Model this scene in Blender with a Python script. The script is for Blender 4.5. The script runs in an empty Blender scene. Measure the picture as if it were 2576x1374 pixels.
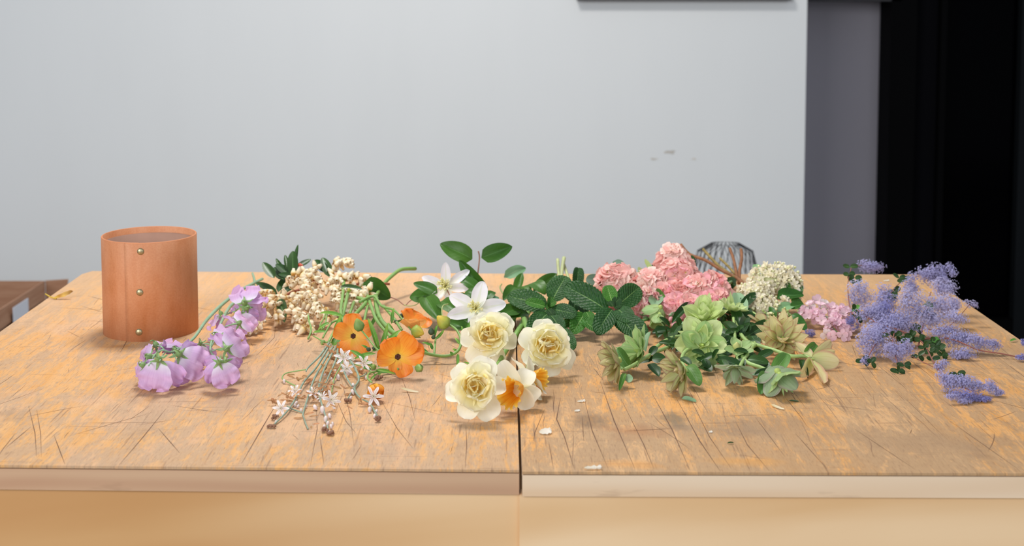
import bpy, math, random
from mathutils import Vector, Matrix, noise
SC = bpy.context.scene
COL = SC.collection
PI = math.pi
# ------------------------------------------------------------ camera, world, light, exposure
TOP = 0.90                       # height of the bench top
CAMZ = TOP + 0.56
FPX, PX, PY_ = 3450.0, 1288.0, 228.0
PITCH = math.atan(0.08)
cam_d = bpy.data.cameras.new('camera'); cam = bpy.data.objects.new('camera', cam_d); COL.objects.link(cam)
cam.location = (0, 0, CAMZ); cam.rotation_euler = (PI/2 - PITCH, 0, 0)
cam_d.sensor_width = 36; cam_d.lens = FPX/2576*36; cam_d.shift_y = -(687-PY_)/2576
cam_d.clip_start = .05; cam_d.clip_end = 60
cam_d.dof.use_dof = True; cam_d.dof.focus_distance = 1.96; cam_d.dof.aperture_fstop = 5.6
SC.camera = cam
w = bpy.data.worlds.new('world'); SC.world = w; w.use_nodes = True
w.node_tree.nodes['Background'].inputs[0].default_value = (.84, .90, 1, 1)
w.node_tree.nodes['Background'].inputs[1].default_value = .31
def area(name, loc, target, size, sy, power, color):
    d = bpy.data.lights.new(name, 'AREA'); d.shape = 'RECTANGLE'; d.size = size; d.size_y = sy; d.energy = power; d.color = color
    o = bpy.data.objects.new(name, d); COL.objects.link(o); o.location = loc
    o.rotation_euler = (Vector(target)-Vector(loc)).to_track_quat('-Z', 'Y').to_euler(); return o
area('ceiling_light', (-.35, 2.75, 2.9), (0, 2.2, TOP), .6, .45, 32, (1, .965, .92))
area('front_fill', (-2.2, -1.3, 2.5), (.1, 3.0, 1.1), 2.4, 1.8, 86, (.97, .985, 1))  # unseen fill added at front left to brighten the wall, no actual window
area('front_fill', (1.6, -1.6, 2.3), (.2, 2.2, .9), 1.8, 1.6, 21, (.95, .975, 1))  # second unseen fill, added behind the camera to brighten the fronts of things
SC.view_settings.view_transform = 'Standard'; SC.view_settings.look = 'None'
SC.view_settings.gamma = 1; SC.view_settings.use_curve_mapping = False
SC.view_settings.exposure = 0.39

# ------------------------------------------------------------ geometry of the view, used for measuring real positions
CP, SP = math.cos(PITCH), math.sin(PITCH)
def ray(u, v):
    x = (u-PX)/FPX; y = -(v-PY_)/FPX
    return Vector((x, CP + y*SP, -SP + y*CP))
def T(u, v, z=0.0):                       # point on the table plane (or z above it)
    d = ray(u, v); t = (TOP + z - CAMZ)/d.z
    return Vector((0, 0, CAMZ)) + d*t
def D(u, v, Y):                           # point at depth Y
    d = ray(u, v); return Vector((0, 0, CAMZ)) + d*(Y/d.y)
def P(u, v, g):                           # seen at (u,v), standing over the table row g
    return D(u, v, T(PX, g).y)
def M_(px, g): return px*T(PX, g).y/FPX   # picture pixels to metres at row g

# ------------------------------------------------------------ materials
def lin(c):
    if isinstance(c, str): c = tuple(int(c[i:i+2], 16) for i in (0, 2, 4))
    return tuple(((x/255)/12.92 if x/255 <= .04045 else ((x/255+.055)/1.055)**2.4) for x in c) + (1,)
class NT:
    def __init__(s, name):
        s.m = bpy.data.materials.new(name); s.m.use_nodes = True; s.t = s.m.node_tree
        s.b = s.t.nodes['Principled BSDF']; s.out = s.t.nodes['Material Output']
    def n(s, typ, **kw):
        x = s.t.nodes.new(typ)
        for k, v in kw.items():
            if k.startswith('i_'):
                k = k[2:]; x.inputs[int(k) if k.isdigit() else k.replace('_', ' ')].default_value = v
            else: setattr(x, k, v)
        return x
    def l(s, a, b): s.t.links.new(a, b)
    def math(s, op, a, b=None, c=None):
        x = s.n('ShaderNodeMath', operation=op)
        for i, v in enumerate((a, b, c)):
            if v is None: continue
            if isinstance(v, (int, float)): x.inputs[i].default_value = v
            else: s.l(v, x.inputs[i])
        return x.outputs[0]
    def mix(s, f, a, b, bt='MIX'):
        x = s.n('ShaderNodeMix', data_type='RGBA', blend_type=bt)
        for i, v in ((0, f), (6, a), (7, b)):
            if isinstance(v, (int, float)): x.inputs[i].default_value = v
            elif isinstance(v, tuple): x.inputs[i].default_value = v
            else: s.l(v, x.inputs[i])
        return x.outputs[2]
    def ramp(s, f, stops, interp='LINEAR'):
        x = s.n('ShaderNodeValToRGB'); r = x.color_ramp; r.interpolation = interp
        while len(r.elements) < len(stops): r.elements.new(.5)
        for e, (p, c) in zip(r.elements, stops): e.position = p; e.color = c if len(c) == 4 else lin(c)
        s.l(f, x.inputs[0]); return x.outputs[0]
    def noise(s, vec, scale, detail=3, rough=.5, dist=0):
        x = s.n('ShaderNodeTexNoise'); x.inputs['Scale'].default_value = scale; x.inputs['Detail'].default_value = detail
        x.inputs['Roughness'].default_value = rough; x.inputs['Distortion'].default_value = dist
        if vec is not None: s.l(vec, x.inputs['Vector'])
        return x.outputs[0]
    def mapping(s, vec, scale=(1, 1, 1), rot=(0, 0, 0), loc=(0, 0, 0)):
        x = s.n('ShaderNodeMapping'); x.inputs['Scale'].default_value = scale; x.inputs['Rotation'].default_value = rot
        x.inputs['Location'].default_value = loc; s.l(vec, x.inputs['Vector']); return x.outputs[0]
    def bump(s, h, strength, dist=.001):
        x = s.n('ShaderNodeBump'); x.inputs['Strength'].default_value = strength; x.inputs['Distance'].default_value = dist
        s.l(h, x.inputs['Height']); s.l(x.outputs[0], s.b.inputs['Normal']); return x.outputs[0]
def plain(name, col, rough=.6, metal=0, spec=.5, var=0, nscale=40):
    k = NT(name); k.b.inputs['Roughness'].default_value = rough; k.b.inputs['Metallic'].default_value = metal
    k.b.inputs['Specular IOR Level'].default_value = spec
    c = lin(col)
    if var:
        tc = k.n('ShaderNodeTexCoord'); f = k.noise(tc.outputs['Object'], nscale, 4)
        dk = tuple(x*(1-var) for x in c[:3])+(1,); lt = tuple(min(1, x*(1+var)) for x in c[:3])+(1,)
        k.l(k.ramp(f, [(.3, dk), (.7, lt)]), k.b.inputs['Base Color'])
    else: k.b.inputs['Base Color'].default_value = c
    return k.m
def petal_mat(name, stops, tr=.3, rough=.6, vein=.1, vs=30, edge=None, ew=.8, line=None, lw=.08, bump=.15, var=.08, spec=.3, quilt=0, sidek=.4, side=0):
    """UV: x across (0..1), y along (0..1).  colours follow the petal, not the light"""
    k = NT(name); b = k.b; b.inputs['Roughness'].default_value = rough; b.inputs['Specular IOR Level'].default_value = spec
    uv = k.n('ShaderNodeUVMap'); sp = k.n('ShaderNodeSeparateXYZ'); k.l(uv.outputs[0], sp.inputs[0])
    col = k.ramp(sp.outputs[1], stops)
    ab = k.math('ABSOLUTE', k.math('SUBTRACT', sp.outputs[0], .5)); a2 = k.math('MULTIPLY', ab, 2.0)
    if edge:
        f = k.n('ShaderNodeMapRange'); f.inputs[1].default_value = ew; f.inputs[2].default_value = 1.0; k.l(a2, f.inputs[0])
        col = k.mix(f.outputs[0], col, lin(edge))
    vn = k.noise(k.mapping(uv.outputs[0], (vs, 2.0, 1)), 1.0, 2)
    col = k.mix(vein, col, k.ramp(vn, [(.35, (0, 0, 0, 1)), (.65, (1, 1, 1, 1))]), 'SOFT_LIGHT') if vein else col
    h = vn
    if side:   # side veins of a leaf slanting from the midrib
        t = k.math('SUBTRACT', k.math('MULTIPLY', sp.outputs[1], side), k.math('MULTIPLY', a2, side*.28))
        sv = k.math('ABSOLUTE', k.math('SINE', k.math('MULTIPLY', t, PI)))
        h = k.math('ADD', k.math('MULTIPLY', sv, sidek), k.math('MULTIPLY', vn, .5))
        ff = k.math('LESS_THAN', sv, .13)
        if line: col = k.mix(k.math('MULTIPLY', ff, .1+.2*(sidek > 1)), col, lin(line))
    if quilt:
        vo = k.n('ShaderNodeTexVoronoi', feature='F1'); vo.inputs['Scale'].default_value = 1
        k.l(k.mapping(uv.outputs[0], (quilt, quilt*1.5, 1)), vo.inputs['Vector'])
        h = k.math('SUBTRACT', h, k.math('MULTIPLY', vo.outputs[0], 1.3))
    if line:
        f = k.math('LESS_THAN', a2, k.math('MULTIPLY', k.math('SUBTRACT', 1.15, sp.outputs[1]), lw))
        col = k.mix(k.math('MULTIPLY', f, .8), col, lin(line))
    oi = k.n('ShaderNodeObjectInfo')
    hs = k.n('ShaderNodeHueSaturation'); k.l(col, hs.inputs['Color'])
    k.l(k.math('ADD', k.math('MULTIPLY', oi.outputs['Random'], 2*var), 1-var), hs.inputs['Value'])
    k.l(k.math('ADD', k.math('MULTIPLY', oi.outputs['Random'], -var*.1), .5+var*.05), hs.inputs['Hue'])
    col = hs.outputs[0]; k.l(col, b.inputs['Base Color'])
    nn = k.bump(h, bump, .0006)
    if tr:
        t = k.n('ShaderNodeBsdfTranslucent'); k.l(col, t.inputs[0]); k.l(nn, t.inputs['Normal'])
        mx = k.n('ShaderNodeMixShader'); mx.inputs[0].default_value = tr
        k.l(b.outputs[0], mx.inputs[1]); k.l(t.outputs[0], mx.inputs[2]); k.l(mx.outputs[0], k.out.inputs[0])
    return k.m

# ------------------------------------------------------------ mesh building
class MB:
    def __init__(s): s.v = []; s.f = []; s.uv = []; s.mi = []
    def face(s, idx, uvs=None, mi=0):
        s.f.append(tuple(idx)); s.uv.append(uvs or [(.5, .5)]*len(idx)); s.mi.append(mi)
    def petal(s, M=None, L=1., W=1., a=.7, b=.4, bend=0., tip=0., cup=0., fold=0., ruf=0., rn=3., nu=8, nv=6, base=.04, seed=0, serr=0., sn=14, notch=0., twist=0., quilt=0., mi=0, endr=0., wob=0.):
        R = random.Random(seed*7+1); ph = R.random()*6; ph2 = R.random()*6
        tm = a/(a+b); nm = tm**a*(1-tm)**b
        o = len(s.v); x = z = 0.; pts = []; M = M or Matrix()
        sub = 3; tv = [i/nu if serr else .35*i/nu+.65*math.sin(PI/2*i/nu) for i in range(nu+1)]      # rows crowd towards a round tip
        for i in range(nu+1):
            t = tv[i]
            if i:
                dt = tv[i]-tv[i-1]
                for q in range(sub):
                    tt = tv[i-1]+dt*(q+.5)/sub; th = bend*tt + tip*tt**3
                    x += L*dt/sub*math.cos(th); z += L*dt/sub*math.sin(th)
            th = bend*t+tip*t**3; nx, nz = -math.sin(th), math.cos(th)
            wd = .5*W*max((max(t, 1e-5)**a*max(1-t, 1e-5)**b)/nm, base*(1-t)+endr*t)
            if serr and 0 < t < .97: wd *= 1+serr*(((i % 2)*2-1))
            for j in range(nv+1):
                q = 2*j/nv-1
                y = q*wd; off = cup*wd*q*q + fold*abs(q)*wd
                if ruf: off += ruf*W*t*(abs(q)**1.5*math.sin(rn*2*PI*t+ph+(q > 0)*2.1) + .7*t*t*math.sin(rn*PI*q+ph2))
                if quilt: off += quilt*W*abs(math.sin((t*9-abs(q)*2.6)*PI))*min(1, abs(q)*3)*min(1, (1-abs(q))*5)
                if wob: off += wob*L*noise.noise(Vector((t*2.3+seed*3.1, q*1.1, seed*1.7)))
                xx = x - notch*L*t*t*(1-abs(q))**2*(t > .6)
                tw = twist*t; yy = y*math.cos(tw); oz = off + y*math.sin(tw)
                s.v.append(M @ Vector((xx+nx*oz, yy, z+nz*oz)))
        for i in range(nu):
            for j in range(nv):
                A = o+i*(nv+1)+j; q = [A, A+nv+1, A+nv+2, A+1]
                s.face(q, [(j/nv, tv[i]), (j/nv, tv[i+1]), ((j+1)/nv, tv[i+1]), ((j+1)/nv, tv[i])], mi)
        return s
    def tube(s, pts, r, seg=7, mi=0, caps=True, sub=4):
        pts = [Vector(p) for p in pts]; n = len(pts)
        rr = list(r) if isinstance(r, (list, tuple)) else [r]*n
        if len(rr) != n: rr = [rr[0]+(rr[-1]-rr[0])*i/(n-1) for i in range(n)]
        P_, R_ = [], []
        if n > 2 and sub > 1:
            for i in range(n-1):
                p0 = pts[max(i-1, 0)]; p1 = pts[i]; p2 = pts[i+1]; p3 = pts[min(i+2, n-1)]
                for k in range(sub):
                    t = k/sub
                    P_.append(.5*((2*p1)+(-p0+p2)*t+(2*p0-5*p1+4*p2-p3)*t*t+(-p0+3*p1-3*p2+p3)*t**3)); R_.append(rr[i]*(1-t)+rr[i+1]*t)
            P_.append(pts[-1]); R_.append(rr[-1])
        else: P_, R_ = pts, rr
        o = len(s.v); m = len(P_); up = None
        for i in range(m):
            d = (P_[min(i+1, m-1)]-P_[max(i-1, 0)])
            if d.length < 1e-9: d = Vector((0, 0, 1))
            d.normalize()
            if up is None: up = d.orthogonal().normalized()
            up = (up-d*up.dot(d)); up = up.normalized() if up.length > 1e-6 else d.orthogonal().normalized()
            sd = d.cross(up)
            for j in range(seg):
                a = 2*PI*j/seg; s.v.append(P_[i]+(up*math.cos(a)+sd*math.sin(a))*R_[i])
        for i in range(m-1):
            for j in range(seg):
                j2 = (j+1) % seg
                s.face([o+i*seg+j, o+i*seg+j2, o+(i+1)*seg+j2, o+(i+1)*seg+j], [(j/seg, i/m), ((j+1)/seg, i/m), ((j+1)/seg, (i+1)/m), (j/seg, (i+1)/m)], mi)
        if caps:
            s.face([o+j for j in range(seg)][::-1], None, mi); s.face([o+(m-1)*seg+j for j in range(seg)], None, mi)
        return s
    def lathe(s, prof, M=None, seg=10, mi=0, lob=0, ln=5):      # prof: (radius, z); closed at ends if radius is 0
        M = M or Matrix(); o = len(s.v); m = len(prof)
        for i, (r, z) in enumerate(prof):
            for j in range(seg):
                a = 2*PI*j/seg; q = r*(1+lob*math.cos(ln*a))
                s.v.append(M @ Vector((q*math.cos(a), q*math.sin(a), z)))
        for i in range(m-1):
            for j in range(seg):
                j2 = (j+1) % seg
                s.face([o+i*seg+j, o+i*seg+j2, o+(i+1)*seg+j2, o+(i+1)*seg+j], [(j/seg, i/(m-1)), ((j+1)/seg, i/(m-1)), ((j+1)/seg, (i+1)/(m-1)), (j/seg, (i+1)/(m-1))], mi)
        return s
    def prism(s, top, h, mi=0, bev=0):        # top: list of 3D points CCW seen from above, extruded down by h
        o = len(s.v); n = len(top)
        for p in top: s.v.append(Vector(p))
        for p in top: s.v.append(Vector(p)-Vector((0, 0, h)))
        s.face([o+i for i in range(n)], None, mi); s.face([o+n+i for i in range(n)][::-1], None, mi)
        for i in range(n): s.face([o+i, o+n+i, o+n+(i+1) % n, o+(i+1) % n], None, mi)
        return s
    def box(s, c, d, mi=0, M=None):
        x, y, z = d[0]/2, d[1]/2, d[2]/2; c = Vector(c)
        pts = [c+Vector(q) for q in ((-x, -y, z), (x, -y, z), (x, y, z), (-x, y, z))]
        o = len(s.v); s.prism(pts, d[2], mi)
        if M:
            for i in range(o, len(s.v)): s.v[i] = M @ s.v[i]
        return s
    def mesh(s, name, mats, smooth=True, org=None):
        me = bpy.data.meshes.new(name); org = Vector(org) if org is not None else None
        me.from_pydata([(p-org if org is not None else p) for p in s.v], [], s.f)
        uvl = me.uv_layers.new(name='UVMap'); fl = []
        for u in s.uv:
            for a in u: fl += [a[0], a[1]]
        uvl.data.foreach_set('uv', fl)
        for m in (mats if isinstance(mats, (list, tuple)) else [mats]): me.materials.append(m)
        me.polygons.foreach_set('material_index', s.mi)
        me.polygons.foreach_set('use_smooth', [smooth]*len(s.f))
        me.update(); return me

# ------------------------------------------------------------ objects
WM = {}
def link(o, parent, W):
    COL.objects.link(o); WM[o.name] = W.copy()
    if parent is not None:
        o.parent = parent; o.matrix_basis = WM[parent.name].inverted() @ W
    else: o.matrix_basis = W
    return o
def tagit(o, label=None, cat=None, group=None, kind=None):
    for k, v in (('label', label), ('category', cat), ('group', group), ('kind', kind)):
        if v: o[k] = v
    return o
def thing(name, label, cat, loc, group=None):
    o = bpy.data.objects.new(name, None); o.empty_display_size = .02
    link(o, None, Matrix.Translation(Vector((loc[0], loc[1], TOP if len(loc) < 3 else loc[2])))); return tagit(o, label, cat, group)
def put(name, me, parent, W=None, label=None, kind=None):
    o = bpy.data.objects.new(name, me); link(o, parent, W or Matrix()); return tagit(o, label, kind=kind)
def emit(name, mb, mats, parent, smooth=True, label=None, kind=None, org=None):
    if org is None: org = WM[parent.name].translation if parent is not None else Vector((0, 0, 0))
    return put(name, mb.mesh(name, mats, smooth, org), parent, Matrix.Translation(org), label, kind)
def frame(c, n, roll=0., s=1., up=(0, 0, 1)):      # z = n, x = upwards in the picture; roll counter-clockwise
    n = Vector(n).normalized(); up = Vector(up)
    if abs(n.dot(up)) > .93: up = Vector((0, 1, 0))
    x = (up-n*up.dot(n)).normalized(); y = n.cross(x)
    R = Matrix((x, y, n)).transposed().to_4x4()
    return Matrix.Translation(c) @ R @ Matrix.Rotation(roll, 4, 'Z') @ Matrix.Diagonal((s, s, s, 1))
def span(b, t, wd, nrm=(0, -.6, 1), zs=None):      # unit leaf from b to t
    b, t = Vector(b), Vector(t); x = t-b; L = x.length; x.normalize(); n = Vector(nrm)
    n = n-x*n.dot(x)
    n = n.normalized() if n.length > 1e-4 else x.orthogonal().normalized()
    y = n.cross(x)
    R = Matrix((x, y, n)).transposed().to_4x4()
    return Matrix.Translation(b) @ R @ Matrix.Diagonal((L, wd, zs or L, 1))
UNIT = {}
def leafmesh(kind, mat, seed=0, **kw):             # unit-length leaf or petal; remembers where its tip lies
    key = (kind, mat.name, seed, tuple(sorted(kw.items())))
    if key not in UNIT:
        d = dict(seed=seed, L=1., W=.5); d.update(kw); me = MB().petal(**d).mesh(kind, mat)
        x = z = 0
        for q in range(60):
            tt = (q+.5)/60; th = d.get('bend', 0)*tt+d.get('tip', 0)*tt**3; x += math.cos(th)/60; z += math.sin(th)/60
        me['tipa'] = math.atan2(z, x); me['tipl'] = math.hypot(x, z); me['w0'] = d['W']; UNIT[key] = me
    return UNIT[key]
def lay(parent, me, b, t, wd, nrm, name):          # between two world points
    b, t = Vector(b), Vector(t); x = t-b; L = x.length; x.normalize(); n = Vector(nrm); n = n-x*n.dot(x)
    n = n.normalized() if n.length > 1e-4 else x.orthogonal().normalized()
    R = Matrix((x, n.cross(x), n)).transposed().to_4x4(); k = L/me['tipl']
    return put(name, me, parent, Matrix.Translation(b) @ R @ Matrix.Rotation(me['tipa'], 4, 'Y') @ Matrix.Diagonal((k, wd/me['w0'], k, 1)))
def leaf(parent, me, bu, bv, tu, tv, wpx, g1, g2=None, nrm=(0, -.7, 1), name='leaf'):
    g2 = g2 or g1
    b, t = P(bu, bv, g1), P(tu, tv, g2)
    b.z = max(b.z, TOP+.001); t.z = max(t.z, TOP+.001)
    return lay(parent, me, b, t, M_(wpx, (g1+g2)/2), nrm, name)
def stem(parent, pts, r, mat, name='stem', seg=7, kind=None, sub=4):
    q = []
    for i, p in enumerate(pts):
        w_ = P(*p); w_.z = max(w_.z, TOP + (r if isinstance(r, float) else r[min(i, len(r)-1)])*.9); q.append(w_)
    return emit(name, MB().tube(q, r, seg, sub=sub), mat, parent, kind=kind)
def RM(ax, a): return Matrix.Rotation(a, 4, ax)
def TR(x, y, z): return Matrix.Translation((x, y, z))
# ============================================================ the setting
def wall_mat(name, col, rough=.8):
    k = NT(name); k.b.inputs['Roughness'].default_value = rough; k.b.inputs['Specular IOR Level'].default_value = .2
    tc = k.n('ShaderNodeTexCoord'); c = lin(col)
    f = k.noise(tc.outputs['Object'], 1.3, 4); f2 = k.noise(k.mapping(tc.outputs['Object'], (1, 1, .25)), 9, 3)
    a = k.ramp(f, [(.3, tuple(x*.965 for x in c[:3])+(1,)), (.7, c)])
    k.l(k.mix(.5, a, k.ramp(f2, [(.3, tuple(x*.97 for x in c[:3])+(1,)), (.7, c)])), k.b.inputs['Base Color'])
    k.bump(k.noise(tc.outputs['Object'], 260, 3), .12, .0008); return k.m
YW = 4.2
W_white = wall_mat('painted_plaster', 'D9DCDD'); W_grey = wall_mat('grey_panel', 'A8A4AD')
def plate(name, x0, x1, y0, y1, z0, z1, mat, parent=None, kind='structure', label=None):
    mb = MB().box(((x0+x1)/2, (y0+y1)/2, (z0+z1)/2), (x1-x0, y1-y0, z1-z0))
    return emit(name, mb, mat, parent, smooth=False, kind=kind, label=label, org=((x0+x1)/2, (y0+y1)/2, (z0+z1)/2) if parent is None else None)
xe = D(2024, 400, YW).x
wb = plate('wall_back', -3.4, xe, YW, YW+.15, 0, 3.3, W_white)
YG = YW+.55
xg0, xg1 = xe-.25, D(2226, 400, YG).x
plate('wall_right', xg0, xg1, YG, YG+.12, 0, 3.3, W_grey)
plate('trim_1', xe-.2, xg1, YG-.16, YG-.02, D(2100, 3, YG-.16).z, 3.3, plain('dark_header', '1a1a1d', .6))
fl = NT('concrete_floor'); tc = fl.n('ShaderNodeTexCoord')
fl.l(fl.ramp(fl.noise(tc.outputs['Object'], 3, 6), [(.3, '59564f'), (.7, '75716a')]), fl.b.inputs['Base Color']); fl.b.inputs['Roughness'].default_value = .6
plate('floor', -3.4, 4.2, -1.5, 6.0, -.1, 0, fl.m)
# small scuffs on the wall
sc_m = plain('scuff_mark', 'c3bfb8', .9, var=.2)
for u, v, s, q in ((1685, 383, .014, 1), (1645, 400, .008, 2), (1745, 400, .007, 3)):
    c = D(u, v, YW-.0006); R = random.Random(q)
    mb = MB(); o = 0; n = 12
    for i in range(n):
        a = 2*PI*i/n; rr = s*(.5+R.random()*.7); mb.v.append(c+Vector((rr*math.cos(a)*1.4, 0, rr*math.sin(a)*.5)))
    mb.face(range(n)); emit('scuff', mb, sc_m, wb)
# black glazed door on the right
blk = plain('black_metal_frame', '020203', .7, spec=.05); blk2 = plain('black_rebate', '050508', .8, spec=.05)
gl = NT('dark_glass'); tcg = gl.n('ShaderNodeTexCoord')
gl.b.inputs['Base Color'].default_value = lin('010102'); gl.b.inputs['Roughness'].default_value = .12; gl.b.inputs['Specular IOR Level'].default_value = .03
dx = [D(u, 400, YG-.1).x for u in (2222, 2286, 2354, 2556, 2640)]
dr = thing('door_1', 'black metal framed glass door, dark inside, right of the grey wall strip', 'door', ((dx[0]+dx[4])/2, YG, 0)); dr['kind'] = 'structure'
plate('frame_post', dx[0], dx[1], YG-.16, YG-.02, 0, 3.3, blk, dr, None)
plate('inner_stile', dx[1]+.004, dx[2]-.01, YG-.12, YG-.03, 0, 3.3, blk2, dr, None)
plate('door_stile', dx[2]-.008, dx[2]+.012, YG-.15, YG-.05, 0, 3.3, blk, dr, None)
plate('glass_pane', dx[2]+.012, dx[3], YG-.08, YG-.07, .30, 3.3, gl.m, dr, None)
plate('bottom_rail', dx[2]+.012, dx[3], YG-.12, YG-.05, 0, .30, blk, dr, None)
plate('door_stile', dx[3], dx[4]+.5, YG-.12, YG-.05, 0, 3.3, plain('dark_grey_stile', '0d1013', .7, spec=.1), dr, None)
# framed board whose lower edge shows at the top of the picture
z0 = D(1720, 1, YW-.03).z
tb = thing('wall_board', 'dark edged board on the white wall, only its lower edge in view at the top', 'board', (D(1715, 0, YW-.02).x, YW-.02, z0))
bx0, bx1 = D(1452, 0, YW-.03).x, D(1990, 0, YW-.03).x
plate('bottom_rail', bx0, bx1, YW-.03, YW-.002, z0, z0+.02, plain('board_frame', '3b3a3e', .5), tb, None)
plate('panel', bx0+.01, bx1-.01, YW-.022, YW-.002, z0+.02, z0+.6, plain('board_panel', '7e8084', .5), tb, None)
# cardboard box left behind the bench
cb = NT('cardboard'); tc = cb.n('ShaderNodeTexCoord')
cb.l(cb.ramp(cb.noise(cb.mapping(tc.outputs['Object'], (4, 4, 60)), 3, 3), [(.3, '9A6F54'), (.7, 'A98166')]), cb.b.inputs['Base Color']); cb.b.inputs['Roughness'].default_value = .85
XB, YB0, YB1 = -1.285, 3.12, 3.72; zt = CAMZ-823/FPX*3.45
bxo = thing('cardboard_box', 'open brown cardboard box with a white label, on the floor left behind the bench', 'box', (XB-.3, 3.42, 0))
bt = .005; X0, X1, Y0, Y1 = XB-.62, XB, YB0, YB1
mb = MB()
for a in ((X0, X1, Y0, Y0+bt), (X0, X1, Y1-bt, Y1), (X0, X0+bt, Y0+bt, Y1-bt), (X1-bt, X1, Y0+bt, Y1-bt)):
    mb.box(((a[0]+a[1])/2, (a[2]+a[3])/2, zt/2), (a[1]-a[0], a[3]-a[2], zt))
mb.box(((X0+X1)/2, (Y0+Y1)/2, .006), (X1-X0, Y1-Y0, .01)); emit('body', mb, cb.m, bxo, False)
def flap(p):        # quad flap with thickness
    n = (Vector(p[1])-Vector(p[0])).cross(Vector(p[3])-Vector(p[0])).normalized()*bt
    mb = MB(); mb.v = [Vector(q) for q in p]+[Vector(q)+n for q in p]
    for f in ((0, 1, 2, 3), (7, 6, 5, 4), (0, 4, 5, 1), (1, 5, 6, 2), (2, 6, 7, 3), (3, 7, 4, 0)): mb.face(f)
    return emit('flap', mb, cb.m, bxo, False)
flap([(X1, Y0+.01, zt), (X1, Y1-.01, zt), (X1+.007, Y1-.02, zt-.045), (X1+.007, Y0+.02, zt-.045)])
flap([(X1+.001, Y1, zt), (X1+.058, Y1+.02, zt), (X1+.035, Y1+.02, zt-.16), (X1+.001, Y1, zt-.16)])
flap([(X0, Y0, zt), (X1, Y0, zt), (X1-.05, Y0-.05, zt-.16), (X0+.05, Y0-.05, zt-.16)])
def onx(u, v): d = ray(u, v); return Vector((0, 0, CAMZ))+d*((X1+.013)/d.x)
qa, qb = onx(32, 765), onx(72, 812)
plate('paper_label', X1+.0125, X1+.014, min(qa.y, qb.y), max(qa.y, qb.y), qb.z, qa.z-.01, plain('white_paper', 'D5DAE6', .6), bxo, None)
# wire mesh basket behind the bench
wire = plain('black_wire', '1c1c22', .5)
YM = 3.35
mk = thing('mesh_basket', 'dark wire mesh basket standing on the floor behind the bench, below the wall', 'basket', (D(1830, 650, YM).x, YM, 0))
cx = D(1824, 650, YM).x; zt_ = D(1828, 612, YM).z; hw = M_(86, 688)*YM/T(PX, 688).y
mb = MB(); R = random.Random(5)
def bp(a, t):      # bell shaped mesh wall: a round, t 0 bottom .. 1 crown
    r = hw*(1.28-.30*t if t < .8 else (1.04-.62*((t-.8)/.2)**2.4)); zz = zt_*(t**.93) if t < .8 else zt_*(.8**.93+(1-.8**.93)*(1-(1-(t-.8)/.2)**2))
    return Vector((cx+r*math.cos(a), YM+r*.6*math.sin(a), zz))
N = 28
for k in range(N):
    for sg in (1, -1):
        a0 = 2*PI*k/N; mb.tube([bp(a0+sg*t*2.2, t) for t in [i/14 for i in range(15)]], .0009, 4, sub=1, caps=False)
emit('mesh_wall', mb, wire, mk, kind='stuff')
mb = MB(); mb.tube([bp(2*PI*i/30, .80) for i in range(31)], .006, 6, sub=1); emit('rim_ring', mb, wire, mk)
mb = MB(); mb.lathe([(0, 0), (hw*1.25, 0), (hw*1.25, .012), (0, .014)], Matrix.Translation((cx, YM, 0)) @ Matrix.Diagonal((1, .6, 1, 1)), 28); emit('base', mb, wire, mk)

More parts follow.
